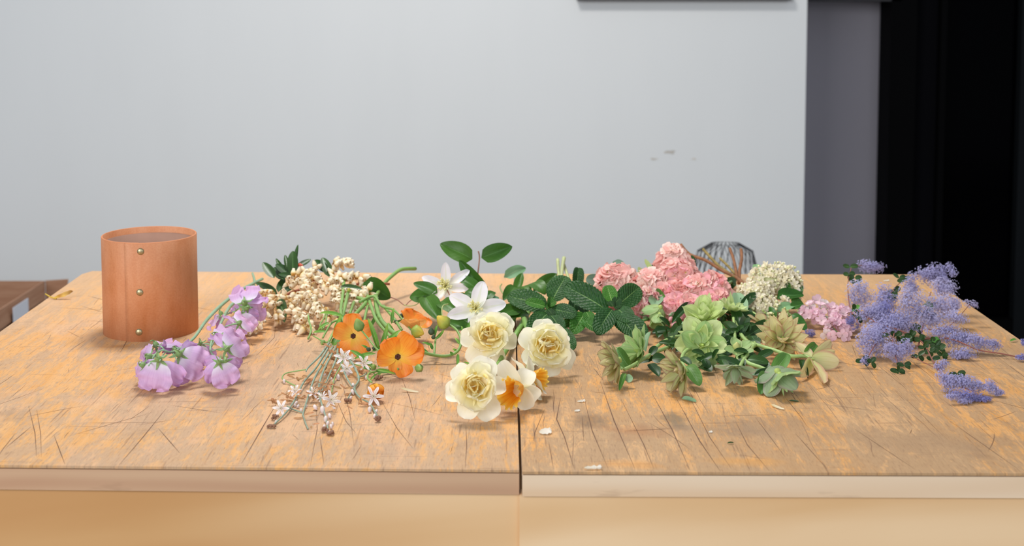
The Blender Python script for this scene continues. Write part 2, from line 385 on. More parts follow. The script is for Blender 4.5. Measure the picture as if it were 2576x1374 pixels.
# ============================================================ the two benches
def bench_mat(name, seed, pale, wear, cen, stains):
    k = NT(name); b = k.b; tc = k.n('ShaderNodeTexCoord'); ob = tc.outputs['Object']
    def nm(sc, s, d=4, rot=0, r=.55, dist=0): return k.noise(k.mapping(ob, sc, (0, 0, rot), (seed*3.7, seed*1.3, 0)), s, d, r, dist)
    patch = nm((1, .45, 1), 7, 6, .1, .62, .4)
    grain = nm((90, 4.5, 1), 1, 5, 0, .6, .3)
    base = k.mix(k.ramp(patch, [(.44, (0, 0, 0, 1)), (.54, (1, 1, 1, 1))]), lin('CDA27C') if seed == 1 else lin('CC9F6E'), lin('D79E5C') if seed == 1 else lin('DA9C54'))
    base = k.mix(k.ramp(grain, [(.35, (0, 0, 0, 1)), (.7, (.5, .5, .5, 1))]), base, lin('DFB688'))
    # worn, greyed wood where the finish has gone
    m1 = nm((34, 6, 1), 1.4, 8, .02, .72, 1.2); m2 = nm((1, 1, 1), 3.6, 5, 0, .65); m3 = nm((1, .3, 1), 260, 4, 0, .6)
    s = k.math('ADD', k.math('MULTIPLY', m1, .75), k.math('ADD', k.math('MULTIPLY', m2, .42), k.math('MULTIPLY', m3, .30)))
    wmask = k.ramp(s, [(.715-wear, (0, 0, 0, 1)), (.80-wear, (1, 1, 1, 1))])
    c = k.mix(k.math('MULTIPLY', wmask, .74), base, k.mix(m3, lin('A1846A'), lin('C9A988')) if seed == 1 else k.mix(m3, lin('94765A'), lin('BE9E78')))
    # dark pores and scratches
    for sc, rot, th, st in (((1150, 55, 1), 0, .63, .5), ((760, 36, 1), .05, .65, .45), ((230, 9, 1), 0, .67, .5), ((150, 5, 1), .04, .68, .5), ((170, 6, 1), .75, .70, .4), ((160, 5, 1), -.9, .70, .4), ((7, 150, 1), .08, .67, .4)):
        f = k.ramp(nm(sc, 1, 3, rot), [(th-.03, (0, 0, 0, 1)), (th+.04, (1, 1, 1, 1))])
        c = k.mix(k.math('MULTIPLY', f, st), c, lin('6F4E3A'))
    # paler faded zone towards the back, darker stains in the middle
    st = k.ramp(nm((1, 1, 1), 4.3, 5, 0, .6, 1.2), [(.60, (0, 0, 0, 1)), (.74, (1, 1, 1, 1))])
    c = k.mix(k.math('MULTIPLY', st, .5), c, lin('8C725C'))
    wob = k.n('ShaderNodeTexNoise'); wob.inputs['Scale'].default_value = 22; wob.inputs['Detail'].default_value = 5; k.l(ob, wob.inputs['Vector'])
    for (u, v, rx, ry, st2, colr) in stains:        # old water, soil and oil stains
        q = T(u, v); x = k.n('ShaderNodeSeparateXYZ'); k.l(ob, x.inputs[0])
        ex = k.math('DIVIDE', k.math('SUBTRACT', x.outputs[0], q.x-cen[0]), rx); ey = k.math('DIVIDE', k.math('SUBTRACT', x.outputs[1], q.y-cen[1]), ry)
        dd = k.math('ADD', k.math('SQRT', k.math('ADD', k.math('MULTIPLY', ex, ex), k.math('MULTIPLY', ey, ey))), k.math('MULTIPLY', k.math('SUBTRACT', wob.outputs[0], .5), 2.4))
        c = k.mix(k.math('MULTIPLY', k.ramp(dd, [(.25, (1, 1, 1, 1)), (1.0, (0, 0, 0, 1))]), st2), c, lin(colr))
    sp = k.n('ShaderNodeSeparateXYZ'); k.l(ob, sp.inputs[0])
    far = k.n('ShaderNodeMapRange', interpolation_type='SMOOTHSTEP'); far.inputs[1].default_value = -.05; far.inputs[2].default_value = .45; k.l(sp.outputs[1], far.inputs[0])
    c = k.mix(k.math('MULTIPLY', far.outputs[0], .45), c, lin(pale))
    k.l(c, b.inputs['Base Color']); b.inputs['Roughness'].default_value = .62; b.inputs['Specular IOR Level'].default_value = .3
    k.bump(k.math('SUBTRACT', grain, k.math('MULTIPLY', wmask, .4)), .35, .0006); return k.m
def ply_mat(name, a, c2, sc, rot=0, seed=0, knots=0, grad=None):
    k = NT(name); tc = k.n('ShaderNodeTexCoord'); ob = k.mapping(tc.outputs['Object'], (1, 1, 1), (0, rot, 0), (seed, 0, 0))
    d = k.noise(k.mapping(ob, (1.2, 1, 7)), 1.4, 2, .5, .8)
    wv = k.n('ShaderNodeTexWave', wave_type='BANDS', bands_direction='Z'); wv.inputs['Scale'].default_value = sc
    wv.inputs['Distortion'].default_value = 9; wv.inputs['Detail'].default_value = 2.5; wv.inputs['Detail Scale'].default_value = .7
    k.l(k.mapping(ob, (.16, 1, 1)), wv.inputs['Vector'])
    f = k.math('ADD', k.math('MULTIPLY', wv.outputs[1], .35), k.math('MULTIPLY', d, .65))
    c = k.ramp(f, [(.25, a), (.75, c2)])
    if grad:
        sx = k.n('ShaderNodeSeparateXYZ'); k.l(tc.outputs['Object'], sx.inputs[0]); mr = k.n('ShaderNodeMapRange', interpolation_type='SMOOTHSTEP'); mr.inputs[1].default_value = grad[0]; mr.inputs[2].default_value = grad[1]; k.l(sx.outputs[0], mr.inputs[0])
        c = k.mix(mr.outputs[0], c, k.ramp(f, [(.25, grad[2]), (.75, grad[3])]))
    if knots:
        st = k.ramp(k.noise(k.mapping(ob, (3, 1, 14)), 2.1, 4, .6), [(.64, (0, 0, 0, 1)), (.74, (1, 1, 1, 1))]); c = k.mix(k.math('MULTIPLY', st, .4), c, lin('8d6a50'))
    k.l(c, k.b.inputs['Base Color']); k.b.inputs['Roughness'].default_value = .5
    k.l(k.b.inputs['Base Color'].links[0].from_socket, k.b.inputs['Base Color']); return k.m
band_l = ply_mat('left_edge_wood', 'BC9272', 'CBA684', 9, 0, 2, 1); band_r = ply_mat('right_edge_wood', 'E0BF9B', 'EDD6BA', 7, 0, 7, 1)
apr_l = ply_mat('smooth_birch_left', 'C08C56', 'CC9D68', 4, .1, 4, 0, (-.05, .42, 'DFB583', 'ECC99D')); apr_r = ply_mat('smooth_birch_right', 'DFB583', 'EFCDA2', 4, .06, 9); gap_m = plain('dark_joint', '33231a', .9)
rail_m = plain('bench_leg_wood', 'C79B68', .6, var=.08)
cutm = plain('knife_cut', '6B4C38', .9); cutl = plain('groove_light', '8F6D54', .9)
def strip(mb, pts, wd, zz=.0002, taper=True):
    n = len(pts)
    for i, p in enumerate(pts):
        a = pts[max(i-1, 0)]; c = pts[min(i+1, n-1)]; d = (c-a); d.z = 0
        d = d.normalized() if d.length > 1e-9 else Vector((0, 1, 0)); s = Vector((-d.y, d.x, 0))
        q = wd*.5*(1 if not taper else max(.15, min(1, 3*min(i, n-1-i)/max(1, n-1))))
        mb.v += [Vector((p.x, p.y, TOP+zz))+s*q, Vector((p.x, p.y, TOP+zz))-s*q]
    o = len(mb.v)-2*n
    for i in range(n-1): mb.face([o+2*i, o+2*i+1, o+2*i+3, o+2*i+2])
def bench(label, corners, mats, bandm, seed, cuts, x_in):
    fl_, fr, br, bl, *extra = [T(*c) for c in corners]
    cen = (fl_+fr+br+bl)/4
    t = thing('work_bench', label, 'bench', (cen.x, cen.y, 0.0), 'plywood benches pushed together')
    top = [fl_, fr, br, bl] + extra
    tp = emit('table_top', MB().prism(top, .0030), mats, t, False, org=(cen.x, cen.y, TOP))
    ins = lambda p, d: Vector((p.x+(cen.x-p.x)*d, p.y+(cen.y-p.y)*d, p.z))
    dn = lambda p, h: Vector((p.x, p.y, p.z-h))
    emit('core_board', MB().prism([dn(ins(p, .006), .0031) for p in top], .024), gap_m, t, False)
    # solid edge strips round the board
    th = .026
    def edge(a, b, o):
        d = (b-a).normalized(); n = Vector((d.y, -d.x, 0))*.0002
        i = Vector((-d.y, d.x, 0))*.016
        q = [dn(a+n, .0042), dn(b+n, .0042), dn(b+i-d*.016, .0042), dn(a+i+d*.016, .0042)]
        emit('edge_strip', MB().prism(q, th-.0012), bandm, t, False)
    ring = top
    for i in range(len(ring)): edge(ring[i], ring[(i+1) % len(ring)], 0)
    ap = [(dn(fl_, .03), dn(fr, .03))]
    y0 = .004; hh = .40
    a, b = dn(fl_, .0292), dn(fr, .0292)
    d = (b-a).normalized(); n = Vector((-d.y, d.x, 0))
    a2 = a+n*y0+d*(.003 if x_in < 0 else -.0032); b2 = b+n*y0-d*(-.001 if x_in < 0 else .003)
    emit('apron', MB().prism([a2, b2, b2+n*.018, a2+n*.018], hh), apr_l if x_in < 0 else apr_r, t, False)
    c_, d_ = dn(bl, .0292), dn(br, .0292)
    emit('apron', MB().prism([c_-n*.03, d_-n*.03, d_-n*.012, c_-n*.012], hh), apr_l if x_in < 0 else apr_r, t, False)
    for p, sx, sy in ((fl_, 1, 1), (fr, -1, 1), (br, -1, -1), (bl, 1, -1)):
        q = Vector((p.x+sx*.075, p.y+sy*.085, TOP-.0292))
        emit('leg', MB().box((q.x, q.y, q.z/2), (.07, .07, q.z)), rail_m, t, False)
    R = random.Random(seed); m1, m2 = MB(), MB()
    for c in cuts:
        pts = [T(*p) for p in c[:-1]]
        if len(pts) == 2: pts = [pts[0].lerp(pts[1], i/6) for i in range(7)]
        strip(m1, pts, c[-1])
    for k in range(34 if seed == 1 else 110):        # grooves following the grain
        x = R.uniform(max(cen.x-.75, fl_.x), min(cen.x+.75, fr.x)); y = R.uniform(fl_.y+.01, bl.y-.2); L = R.uniform(.04, .26) if seed == 2 else R.uniform(.02, .10)
        dx = R.uniform(-.012, .012); pts = []
        for i in range(8): pts.append(Vector((x+dx*i/7+.0015*noise.noise(Vector((x*9, y*9+i*.5, 0))), min(y+L*i/7, bl.y-.1), 0)))
        q = pts[0]; 
        if all(min(fl_.x, bl.x)+.06 < p.x < min(fr.x, br.x)-.004 or (seed == 2 and p.x > fl_.x+.012 and p.x < br.x-.03) for p in pts): strip(m2 if R.random() < .75 else m1, pts, R.uniform(.0003, .0008))
    for k in range(46):         # stray knife cuts
        x = R.uniform(max(cen.x-.5, fl_.x+.1), min(cen.x+.55, fr.x-.05)); y = R.uniform(fl_.y+.03, bl.y-.25); a = R.uniform(0, PI); L = R.uniform(.02, .13); cv = R.uniform(-.25, .25)
        pts = [Vector((x, y, 0))]
        for i in range(7): pts.append(pts[-1]+Vector((math.cos(a+cv*i/6), math.sin(a+cv*i/6), 0))*L/7)
        if all(max(fl_.x, bl.x)+.01 < p.x < min(fr.x, br.x)-.01 and fl_.y+.01 < p.y < bl.y-.02 for p in pts): strip(m2 if R.random() < .6 else m1, pts, R.uniform(.0004, .0008))
    emit('knife_cuts', m1, cutm, t, kind='stuff'); emit('wood_grooves', m2, cutl, t, kind='stuff')
    return t
cuts_l = [((300, 1170), (360, 1100), (418, 1028), .0012), ((608, 1166), (655, 1085), (702, 1005), .0014), ((72, 1022), (88, 1090), (92, 1150), .0009), ((92, 1030), (102, 1090), (104, 1150), .0007),
          ((16, 1126), (78, 1074), .0009), ((780, 1176), (798, 1080), (795, 1010), .0008), ((815, 1170), (805, 1100), .0007), ((398, 1078), (452, 1140), .0009), ((136, 1096), (163, 1168), .0009),
          ((840, 990), (870, 1060), (895, 1090), .0008), ((855, 940), (880, 1040), (890, 1120), .0008), ((960, 1010), (1000, 1080), (1040, 1130), .0008), ((1172, 1070), (1174, 1120), (1170, 1180), .0009),
          ((1010, 950), (1030, 1000), (1045, 1060), .0009), ((1080, 908), (1135, 920), .0008), ((700, 760), (690, 850), (640, 900), .0006), ((430, 1020), (560, 1040), .0006), ((200, 1065), (420, 1062), .0006)]
cuts_r = [((1410, 1000), (1400, 1055), (1420, 1100), (1445, 1182), .0012), ((1470, 1005), (1490, 1085), (1530, 1180), .0012), ((1510, 960), (1545, 1060), (1598, 1182), .0014), ((1560, 1000), (1620, 1120), (1645, 1180), .0010),
          ((1640, 990), (1690, 1080), (1735, 1182), .0014), ((1700, 1000), (1760, 1110), (1812, 1186), .0014), ((1730, 990), (1785, 1100), (1840, 1180), .0009), ((1370, 1030), (1345, 1090), (1342, 1110), .0009), ((1380, 1110), (1392, 1180), .0007),
          ((1850, 1060), (1880, 1120), (1935, 1185), .0010), ((1465, 1050), (1468, 1110), .0008), ((1320, 1020), (1360, 1000), .0007), ((1570, 1085), (1700, 1078), .0008), ((2000, 1090), (2080, 1180), .0008), ((1900, 1050), (1975, 1150), .0007),
          ((2150, 1080), (2300, 1180), .0007), ((2390, 1060), (2560, 1180), .0008), ((2490, 950), (2520, 970), .0006)]
def cen_of(cs): q = [T(*c) for c in cs[:4]]; v = (q[0]+q[1]+q[2]+q[3])/4; return (v.x, v.y)
CL_ = cen_of([(-470, 1166), (1306, 1183), (1292, 688.6), (222, 683)]); CR_ = cen_of([(1314, 1187), (3060, 1193), (2326, 691), (1292, 688.6)])
ST_L = [(290, 872, .03, .012, .5, 'B87A3C'), (1250, 1040, .05, .02, .35, '8A5F3E'), (560, 1010, .07, .05, .3, 'A4866E'), (880, 1130, .09, .05, .25, 'A4866E')]
ST_R = [(1480, 1060, .03, .045, .6, '6E5A48'), (1695, 1055, .022, .05, .6, '6B6150'), (1600, 1085, .06, .03, .45, 'A5642E'), (1385, 1030, .05, .04, .35, '8A6F5A'), (1960, 1075, .12, .05, .35, '94785E'), (1760, 1080, .10, .035, .3, '8A7662'), (2350, 1110, .14, .06, .25, '94785E'), (1560, 1170, .05, .02, .4, 'D9943F'), (1880, 1160, .06, .02, .45, 'DB9A45'), (1530, 700, .06, .08, .2, '9A7656')]
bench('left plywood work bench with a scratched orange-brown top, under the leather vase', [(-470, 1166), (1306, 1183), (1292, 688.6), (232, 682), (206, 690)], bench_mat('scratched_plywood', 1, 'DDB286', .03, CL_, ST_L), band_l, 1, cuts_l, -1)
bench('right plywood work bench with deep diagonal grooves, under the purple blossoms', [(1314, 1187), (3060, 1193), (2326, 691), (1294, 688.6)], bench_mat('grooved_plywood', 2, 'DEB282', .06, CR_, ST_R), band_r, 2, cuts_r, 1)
# ============================================================ leather vase
lt = NT('tan_leather'); tc = lt.n('ShaderNodeTexCoord'); ob = tc.outputs['Object']
f1 = lt.noise(lt.mapping(ob, (1, 1, .35)), 26, 5, .6); f2 = lt.noise(ob, 400, 3)
c = lt.ramp(f1, [(.35, 'D3946C'), (.60, 'C98458'), (.78, 'B9713E')])
lt.l(lt.mix(.12, c, lt.ramp(f2, [(.3, (0, 0, 0, 1)), (.7, (1, 1, 1, 1))]), 'SOFT_LIGHT'), lt.b.inputs['Base Color']); lt.b.inputs['Roughness'].default_value = .62
lt.bump(f2, .15, .0004)
rim_m = plain('cut_leather_edge', 'C27E55', .8, var=.1); lin_m = plain('inner_leather', '93705F', .8, var=.08, nscale=30)
brs = plain('aged_brass', 'B5A884', .4, .9, var=.15, nscale=300)
vc = T(379.5, 829.5); VR, VH = .0735, .1555
vz = thing('leather_vase', 'tan leather cylinder vase with three brass rivets down its front seam', 'vase', (vc.x, vc.y))
def shell(a0, a1, r0, r1, z0, z1, n=72):
    mb = MB(); pts = []
    for i in range(n+1):
        a = a0+(a1-a0)*i/n; cs, sn = math.cos(a), math.sin(a); r0 = VR-.0006-.0024*i/n; r1 = VR+.0022-.0024*i/n
        prof = [(r0, z0), (r0, z1-.0006), (r0+.0006, z1), (r1-.0008, z1), (r1, z1-.0010), (r1, z0)]
        for r, z in prof: mb.v.append(Vector((vc.x+r*cs, vc.y+r*sn, TOP+z)))
    for i in range(n):
        for j in range(6):
            j2 = (j+1) % 6; mb.face([i*6+j, i*6+j2, (i+1)*6+j2, (i+1)*6+j], None, 1 if j in (1, 2, 3) else 0)
    mb.face(range(6)); mb.face([n*6+j for j in range(6)][::-1]); return mb
seam = math.atan2(T(333, 852).y-vc.y, T(333, 852).x-vc.x)
emit('leather_wrap', shell(seam, seam+2*PI+.30, VR-.0030, VR, .0, VH), [lt.m, rim_m], vz)
mb = MB(); mb.lathe([(0, .001), (VR-.0034, .001), (VR-.0034, VH-.010), (VR-.0050, VH-.010), (VR-.0050, .003), (0, .003)], Matrix.Translation(vc), 64)
emit('lining', mb, lin_m, vz)
for u, v in ((353.5, 633), (351.5, 736), (349.5, 836)):
    d = ray(u, v); o = Vector((0, 0, CAMZ)); ax, ay = o.x-vc.x, o.y-vc.y; rr = VR+.0022
    A = d.x**2+d.y**2; B = 2*(ax*d.x+ay*d.y); Cc = ax*ax+ay*ay-rr*rr; tt = (-B-math.sqrt(B*B-4*A*Cc))/(2*A); p = o+d*tt
    n = Vector((p.x-vc.x, p.y-vc.y, 0)).normalized()
    emit('rivet', MB().lathe([(0, .0022), (.002, .0020), (.0040, .0013), (.0054, .0001), (.0056, -.0006)], frame(p, n), 18), brs, vz)

# ============================================================ sweet peas
sp_ban = petal_mat('sweet_pea_petal', [(0, 'CFE0C6'), (.13, 'ECE6F2'), (.42, 'DCBCE2'), (1, 'DEB4DA')], .34, .6, .14, 26, bump=.2, var=.10)
sp_wing = petal_mat('sweet_pea_wing', [(0, 'F1ECF8'), (.35, 'D6B6E2'), (1, 'D6ABD8')], .34, .6, .12, 20, bump=.2, var=.1)
gr_stem = plain('green_grey_stem', '8FAE8C', .5, var=.12); gr_cal = plain('calyx_green', '7C9A5E', .5, var=.2, nscale=150)
ban_me = [MB().petal(None, 1, 1.22, .45, .22, bend=-.25, tip=-.25, cup=-.12, ruf=.10, rn=2.6, nu=18, nv=18, base=.1, seed=i, notch=.14, endr=.25).mesh('banner', sp_ban) for i in (1, 2, 3, 4)]
wing_me = [MB().petal(None, 1, .74, .7, .38, bend=-.2, tip=-.3, cup=.08, ruf=.11, rn=2.6, nu=15, nv=14, base=.1, seed=i+10).mesh('wing_petal', sp_wing) for i in (1, 2, 3)]
keel_me = MB().petal(None, 1, .55, .6, .4, bend=.7, cup=1.2, nu=8, nv=6, seed=3).mesh('keel', sp_wing)
def calyx_mb():
    mb = MB(); mb.lathe([(0, -.18), (.07, -.17), (.12, -.06), (.155, .04), (.15, .10)], None, 10)
    for k in range(5): mb.petal(RM('Z', k*2*PI/5) @ TR(.13, 0, .06) @ RM('Y', -PI/2+.55), .36, .13, .25, .9, bend=-1.0, tip=-.6, fold=.3, nu=6, nv=2, base=.5)
    mb.tube([(0, 0, -.15), (-.08, 0, -.28), (-.26, .01, -.36)], [.035, .028, .022], 6)
    return mb
cal_me = calyx_mb().mesh('blossom', gr_cal)
def sweet(par, u, v, g, s, n, roll, k=0):
    """s: width of the flower in pixels; n: the way the stalk end faces; roll: where the banner goes"""
    S = M_(s*1.05, g); F = frame(P(u, v, g), n, roll)
    b = put('blossom', cal_me, par, F @ TR(-S*.02, 0, S*.09) @ Matrix.Diagonal((S*.62,)*3+(1,)) @ RM('X', PI))
    R = random.Random(int(u*7+v)); q = lambda a: a+R.uniform(-.12, .12)
    put('petal', ban_me[k % 4], b, F @ TR(0, 0, -S*.02) @ RM('Y', q(.2)) @ Matrix.Diagonal((S*.78, S*.76, S*.78, 1)))
    for sg in (1, -1):
        put('petal', wing_me[(k+(sg > 0)) % 3], b, F @ TR(0, 0, -S*.08) @ RM('Z', q(sg*1.05)) @ RM('Y', q(.5)) @ RM('X', sg*.25) @ Matrix.Diagonal((S*.78, S*.72, S*.78, 1)))
    put('keel', keel_me, b, F @ TR(0, 0, -S*.1) @ RM('Y', 1.0) @ Matrix.Diagonal((S*.36, S*.3, S*.36, 1)))
    return b
def root(name, label, cat, u, v, group=None):
    c = T(u, v); return thing(name, label, cat, (c.x, c.y), group)
gs = 'sweet pea stems lying beside the leather vase'
a = root('sweet_pea_stem', 'lilac sweet pea stem in front of the vase, its frilly bloom cluster nearest the viewer', 'flower', 420, 975, gs)
stem(a, [(660, 702, 735), (610, 728, 775), (560, 765, 825), (520, 805, 880), (488, 850, 930), (455, 876, 955), (430, 886, 965), (408, 880, 970)], [.0026, .0028, .0029, .0026, .0022, .0018, .0016, .0012], gr_stem)
for x in ((408, 880, 970, 384, 900, 984), (430, 886, 965, 444, 905, 988), (415, 882, 968, 396, 870, 956), (450, 877, 958, 440, 880, 956), (420, 884, 968, 402, 908, 998), (408, 880, 970, 374, 920, 998)):
    stem(a, [x[:3], ((x[0]+x[3])/2, (x[1]+x[4])/2-4, x[2]), x[3:]], .0010, gr_stem, 'flower_stalk')
sweet(a, 395, 872, 955, 84, (-.2, -.3, .9), .15, 0)
sweet(a, 378, 902, 975, 92, (-.5, -.7, .5), 1.75, 1)
sweet(a, 400, 908, 990, 96, (-.1, -.9, .6), 2.95, 2)
sweet(a, 452, 904, 975, 96, (.3, -.8, .55), -2.05, 3)
sweet(a, 440, 882, 955, 66, (.2, -.4, .9), -.9, 1)
sweet(a, 362, 920, 985, 76, (-.6, -.8, .3), 2.5, 0)
a2 = root('sweet_pea_stem', 'lilac sweet pea stem with a bent tip and four blooms, right of the vase foot', 'flower', 570, 940, gs)
stem(a2, [(650, 722, 760), (612, 745, 800), (580, 770, 830), (562, 800, 870), (548, 830, 915), (533, 858, 935), (530, 885, 955), (545, 900, 970)], [.0026, .0028, .0028, .0024, .002, .0018, .0016, .0012], gr_stem)
for x in ((530, 885, 955, 566, 878, 962), (545, 900, 970, 556, 910, 984), (531, 875, 945, 546, 850, 936), (533, 870, 942, 508, 866, 930), (548, 830, 915, 598, 815, 902)):
    stem(a2, [x[:3], ((x[0]+x[3])/2, (x[1]+x[4])/2-3, x[2]), x[3:]], .0010, gr_stem, 'flower_stalk')
sweet(a2, 548, 848, 935, 86, (-.1, -.5, .8), -.35, 1)
sweet(a2, 570, 878, 965, 90, (.45, -.8, .5), -1.1, 2)
sweet(a2, 552, 914, 990, 76, (.1, -.9, .5), -2.7, 3)
sweet(a2, 566, 912, 985, 78, (.2, -.9, .4), 2.6, 0)
sweet(a2, 506, 866, 928, 58, (-.2, -.9, .5), 3.0, 1)
sweet(a2, 600, 815, 900, 70, (.6, -.5, .7), -1.3, 2)
a3 = root('sweet_pea_stem', 'pale lilac sweet pea stem behind the others, topmost bloom against the cream bells', 'flower', 600, 835, gs)
stem(a3, [(635, 688, 720), (640, 712, 745), (625, 745, 785), (600, 775, 815), (572, 790, 830)], [.002, .0024, .0024, .002, .0014], gr_stem)
sweet(a3, 616, 762, 860, 84, (-.1, -.8, .6), .35, 0)
sweet(a3, 620, 776, 860, 78, (.5, -.8, .4), -1.5, 2)
sweet(a3, 556, 792, 860, 60, (-.3, -.3, .8), 2.2, 3)
sweet(a3, 600, 790, 865, 68, (0, -.9, .5), -2.6, 1)

# ============================================================ cream bell sprigs
bell_m = petal_mat('cream_bell', [(0, 'C98C3A'), (.16, 'E0B25E'), (.24, 'F3DCA6'), (.45, 'FAEBCB'), (.85, 'FBF1DA'), (1, 'D9B27C')], .2, .45, .05, 6, bump=.05, var=.07)
ped_m = plain('bell_stalk', 'C79A5C', .6, var=.2); red_m = plain('reddish_stalk', 'A45A3F', .6, var=.15)
pl_m = petal_mat('dark_glossy_leaf', [(0, '2B4A18'), (.5, '284816'), (1, '2F541C')], .12, .35, .1, 14, line='5F8C4C', lw=.07, bump=.25, var=.18, spec=.5, side=9)
bells = []
for i in range(4):
    mb = MB(); L = 1+.10*i
    mb.tube([(0, 0, -.5), (0, 0, 0)], .05, 4, sub=1, mi=1); q = .40-.03*i
    q *= 1.18; mb.lathe([(.0, -.02), (q*.8, .03), (q, .22*L), (q*.97, .45*L), (q*.66, .78*L), (q*.42, .92*L), (q*.58, 1.0*L), (q*.3, .95*L)], None, 8, 0, .06)
    bells.append(mb.mesh('bell', [bell_m, ped_m]))
def raceme(par, pts, n, s, R, sprd=10, m=None):
    q = [P(*p) for p in pts]
    for p in q: p.z = max(p.z, TOP+.004)
    emit('flower_stalk', MB().tube(q, [.0011, .0007], 5), m or ped_m, par)
    for i in range(n):
        t = (i+R.random())/n*(len(q)-1); k = min(int(t), len(q)-2); p = q[k].lerp(q[k+1], t-k); d = (q[k+1]-q[k]).normalized()
        sd = Vector((R.uniform(-1, 1), R.uniform(-1, .6), R.uniform(-.7, .9))); sd -= d*sd.dot(d)*.8
        sd = sd.normalized() if sd.length > .05 else Vector((0, -1, 0)); ax = (sd+d*R.uniform(.3, .9)+Vector((0, 0, -.45))).normalized(); S = M_(s, pts[0][2])*R.uniform(.9, 1.25)
        c = p+sd*M_(sprd, pts[0][2])*R.uniform(.25, 1); c.z = max(c.z, TOP+.005)
        put('bell_flower', bells[R.randrange(4)], par, frame(c, ax, R.random()*6, S))
def pieris(label, u, v, racs, leaves, seed, st=None):
    t = root('bell_flower_sprig', label, 'flower', u, v, 'cream bell flower sprigs'); R = random.Random(seed)
    if st: stem(t, st, .0022, red_m)
    for pts, n, s in racs: raceme(t, pts, n, s, R)
    for i, l in enumerate(leaves):
        me = leafmesh('lance', pl_m, i % 3, a=.55, b=.72, W=.32, fold=.35, bend=-.25+.2*(i % 3), nu=9, nv=4)
        leaf(t, me, *l)
    return t
pieris('cream bell flower sprig, leftmost, its bells ending beside the lilac sweet peas', 700, 835,
    [([(700, 748, 790), (672, 772, 815), (645, 805, 835), (630, 838, 845)], 34, 15), ([(702, 750, 790), (735, 785, 820), (760, 815, 835), (776, 835, 845)], 34, 16), ([(692, 738, 780), (668, 740, 785), (645, 738, 780)], 16, 13),
     ([(700, 755, 790), (690, 785, 825), (702, 805, 830)], 16, 14), ([(705, 745, 785), (735, 760, 810), (752, 790, 825), (770, 812, 838)], 26, 15)],
    [(698, 742, 643, 712, 22, 775, 760), (705, 752, 716, 812, 26, 800, 830), (700, 735, 715, 698, 20, 775, 760), (705, 740, 742, 720, 18, 780, 775), (690, 700, 661, 660, 26, 770, 760), (715, 706, 690, 672, 28, 768, 752)], 1,
    [(800, 715, 770), (750, 730, 780), (705, 748, 790)])
pieris('cream bell flower sprig in the middle, under a tuft of pointed dark leaves', 790, 800,
    [([(740, 700, 775), (765, 690, 770), (800, 678, 765)], 26, 15), ([(738, 715, 780), (775, 720, 790), (800, 760, 815), (835, 798, 830)], 40, 15), ([(770, 700, 775), (815, 708, 780), (845, 730, 790), (862, 770, 805), (880, 790, 815)], 44, 15),
     ([(750, 740, 790), (790, 770, 815), (812, 800, 830)], 30, 16), ([(725, 700, 770), (728, 715, 775), (742, 740, 785)], 10, 14)],
    [(737, 694, 737, 631, 29, 765, 755, (0, -1, .3)), (742, 672, 750, 615, 13, 760, 750, (-.4, -1, .2)), (748, 672, 782, 652, 18, 760, 752), (724, 684, 717, 641, 13, 762, 752, (.3, -1, .3)), (728, 692, 694, 664, 24, 765, 755), (722, 700, 694, 650, 14, 765, 750, (.2, -1, .3)), (745, 700, 700, 690, 20, 770, 765)], 2,
    [(880, 705, 770), (820, 708, 775), (745, 700, 770)])
bt_ = pieris('cream bell flower sprig at the back right, curling upward past two dark leaves', 870, 780,
    [([(850, 740, 790), (842, 700, 770), (836, 664, 755), (860, 657, 752), (876, 668, 755)], 44, 14), ([(840, 700, 775), (870, 706, 775), (905, 702, 772), (930, 706, 772)], 34, 14), ([(850, 730, 785), (885, 745, 795), (920, 752, 798), (928, 735, 792)], 34, 15),
     ([(850, 750, 795), (868, 775, 810), (890, 765, 806)], 20, 15)],
    [(830, 698, 811, 648, 27, 770, 758, (.3, -1, .3)), (826, 686, 792, 654, 24, 768, 756, (.2, -1, .4)), (855, 722, 912, 728, 22, 790, 790)], 3,
    [(980, 715, 765), (910, 712, 772), (850, 735, 785)])
emit('bud', MB().lathe([(0, 0), (.003, .001), (.004, .006), (.0, .012)], frame(P(748, 668, 760), (.8, -.3, .1)), 8), plain('red_bud', 'C24A2E', .5), bt_)

# ============================================================ little white star flower stems
as_st = plain('blue_green_stem', '8A9C88', .5, var=.18, nscale=120); as_g = plain('young_green_stem', '86A35F', .5, var=.15)
star_m = petal_mat('star_petal', [(0, 'E9DAD6'), (.5, 'F6F1F2'), (1, 'FAF6F6')], .25, .5, 0, line='B9897A', lw=.14, bump=.02, var=.05)
bud_m = petal_mat('striped_bud', [(0, 'C9B29C'), (.3, 'EFE2DD'), (1, 'E3CBC6')], .15, .5, 0, bump=.0, var=.1)
brn_m = plain('dry_brown', '85604A', .8, var=.3, nscale=200); dry_m = petal_mat('dry_petal', [(0, 'A97D57'), (.6, 'D0A478'), (1, 'B98258')], .2, .8, .15, 8, var=.2)
mb = MB()
for k in range(6): mb.petal(RM('Z', k*PI/3) @ RM('Y', -.25-.1*(k % 2)), 1, .30, .6, .55, bend=.2, tip=-.9, fold=.2, nu=6, nv=3, seed=k)
star_me = mb.mesh('star', star_m)
mb = MB(); R = random.Random(3)
for k in range(7):
    a = k*.9; mb.tube([(0, 0, 0), (.22*math.cos(a), .22*math.sin(a), .45), (.34*math.cos(a), .34*math.sin(a), .75)], [.035, .03, .05], 4, sub=2)
stam_me = mb.mesh('stamens', plain('pale_stamen', 'E8DFC8', .6))
sbud_me = MB().lathe([(0, 0), (.16, .08), (.27, .4), (.22, .75), (0, 1.0)], None, 8, 0, .10, 4).mesh('striped_bud', [petal_mat('stripe', [(0, 'B99C86'), (.35, 'EADDD8'), (1, 'D9BDB6')], .1, .5, 0, line='A7776B', lw=.3, bump=0)])
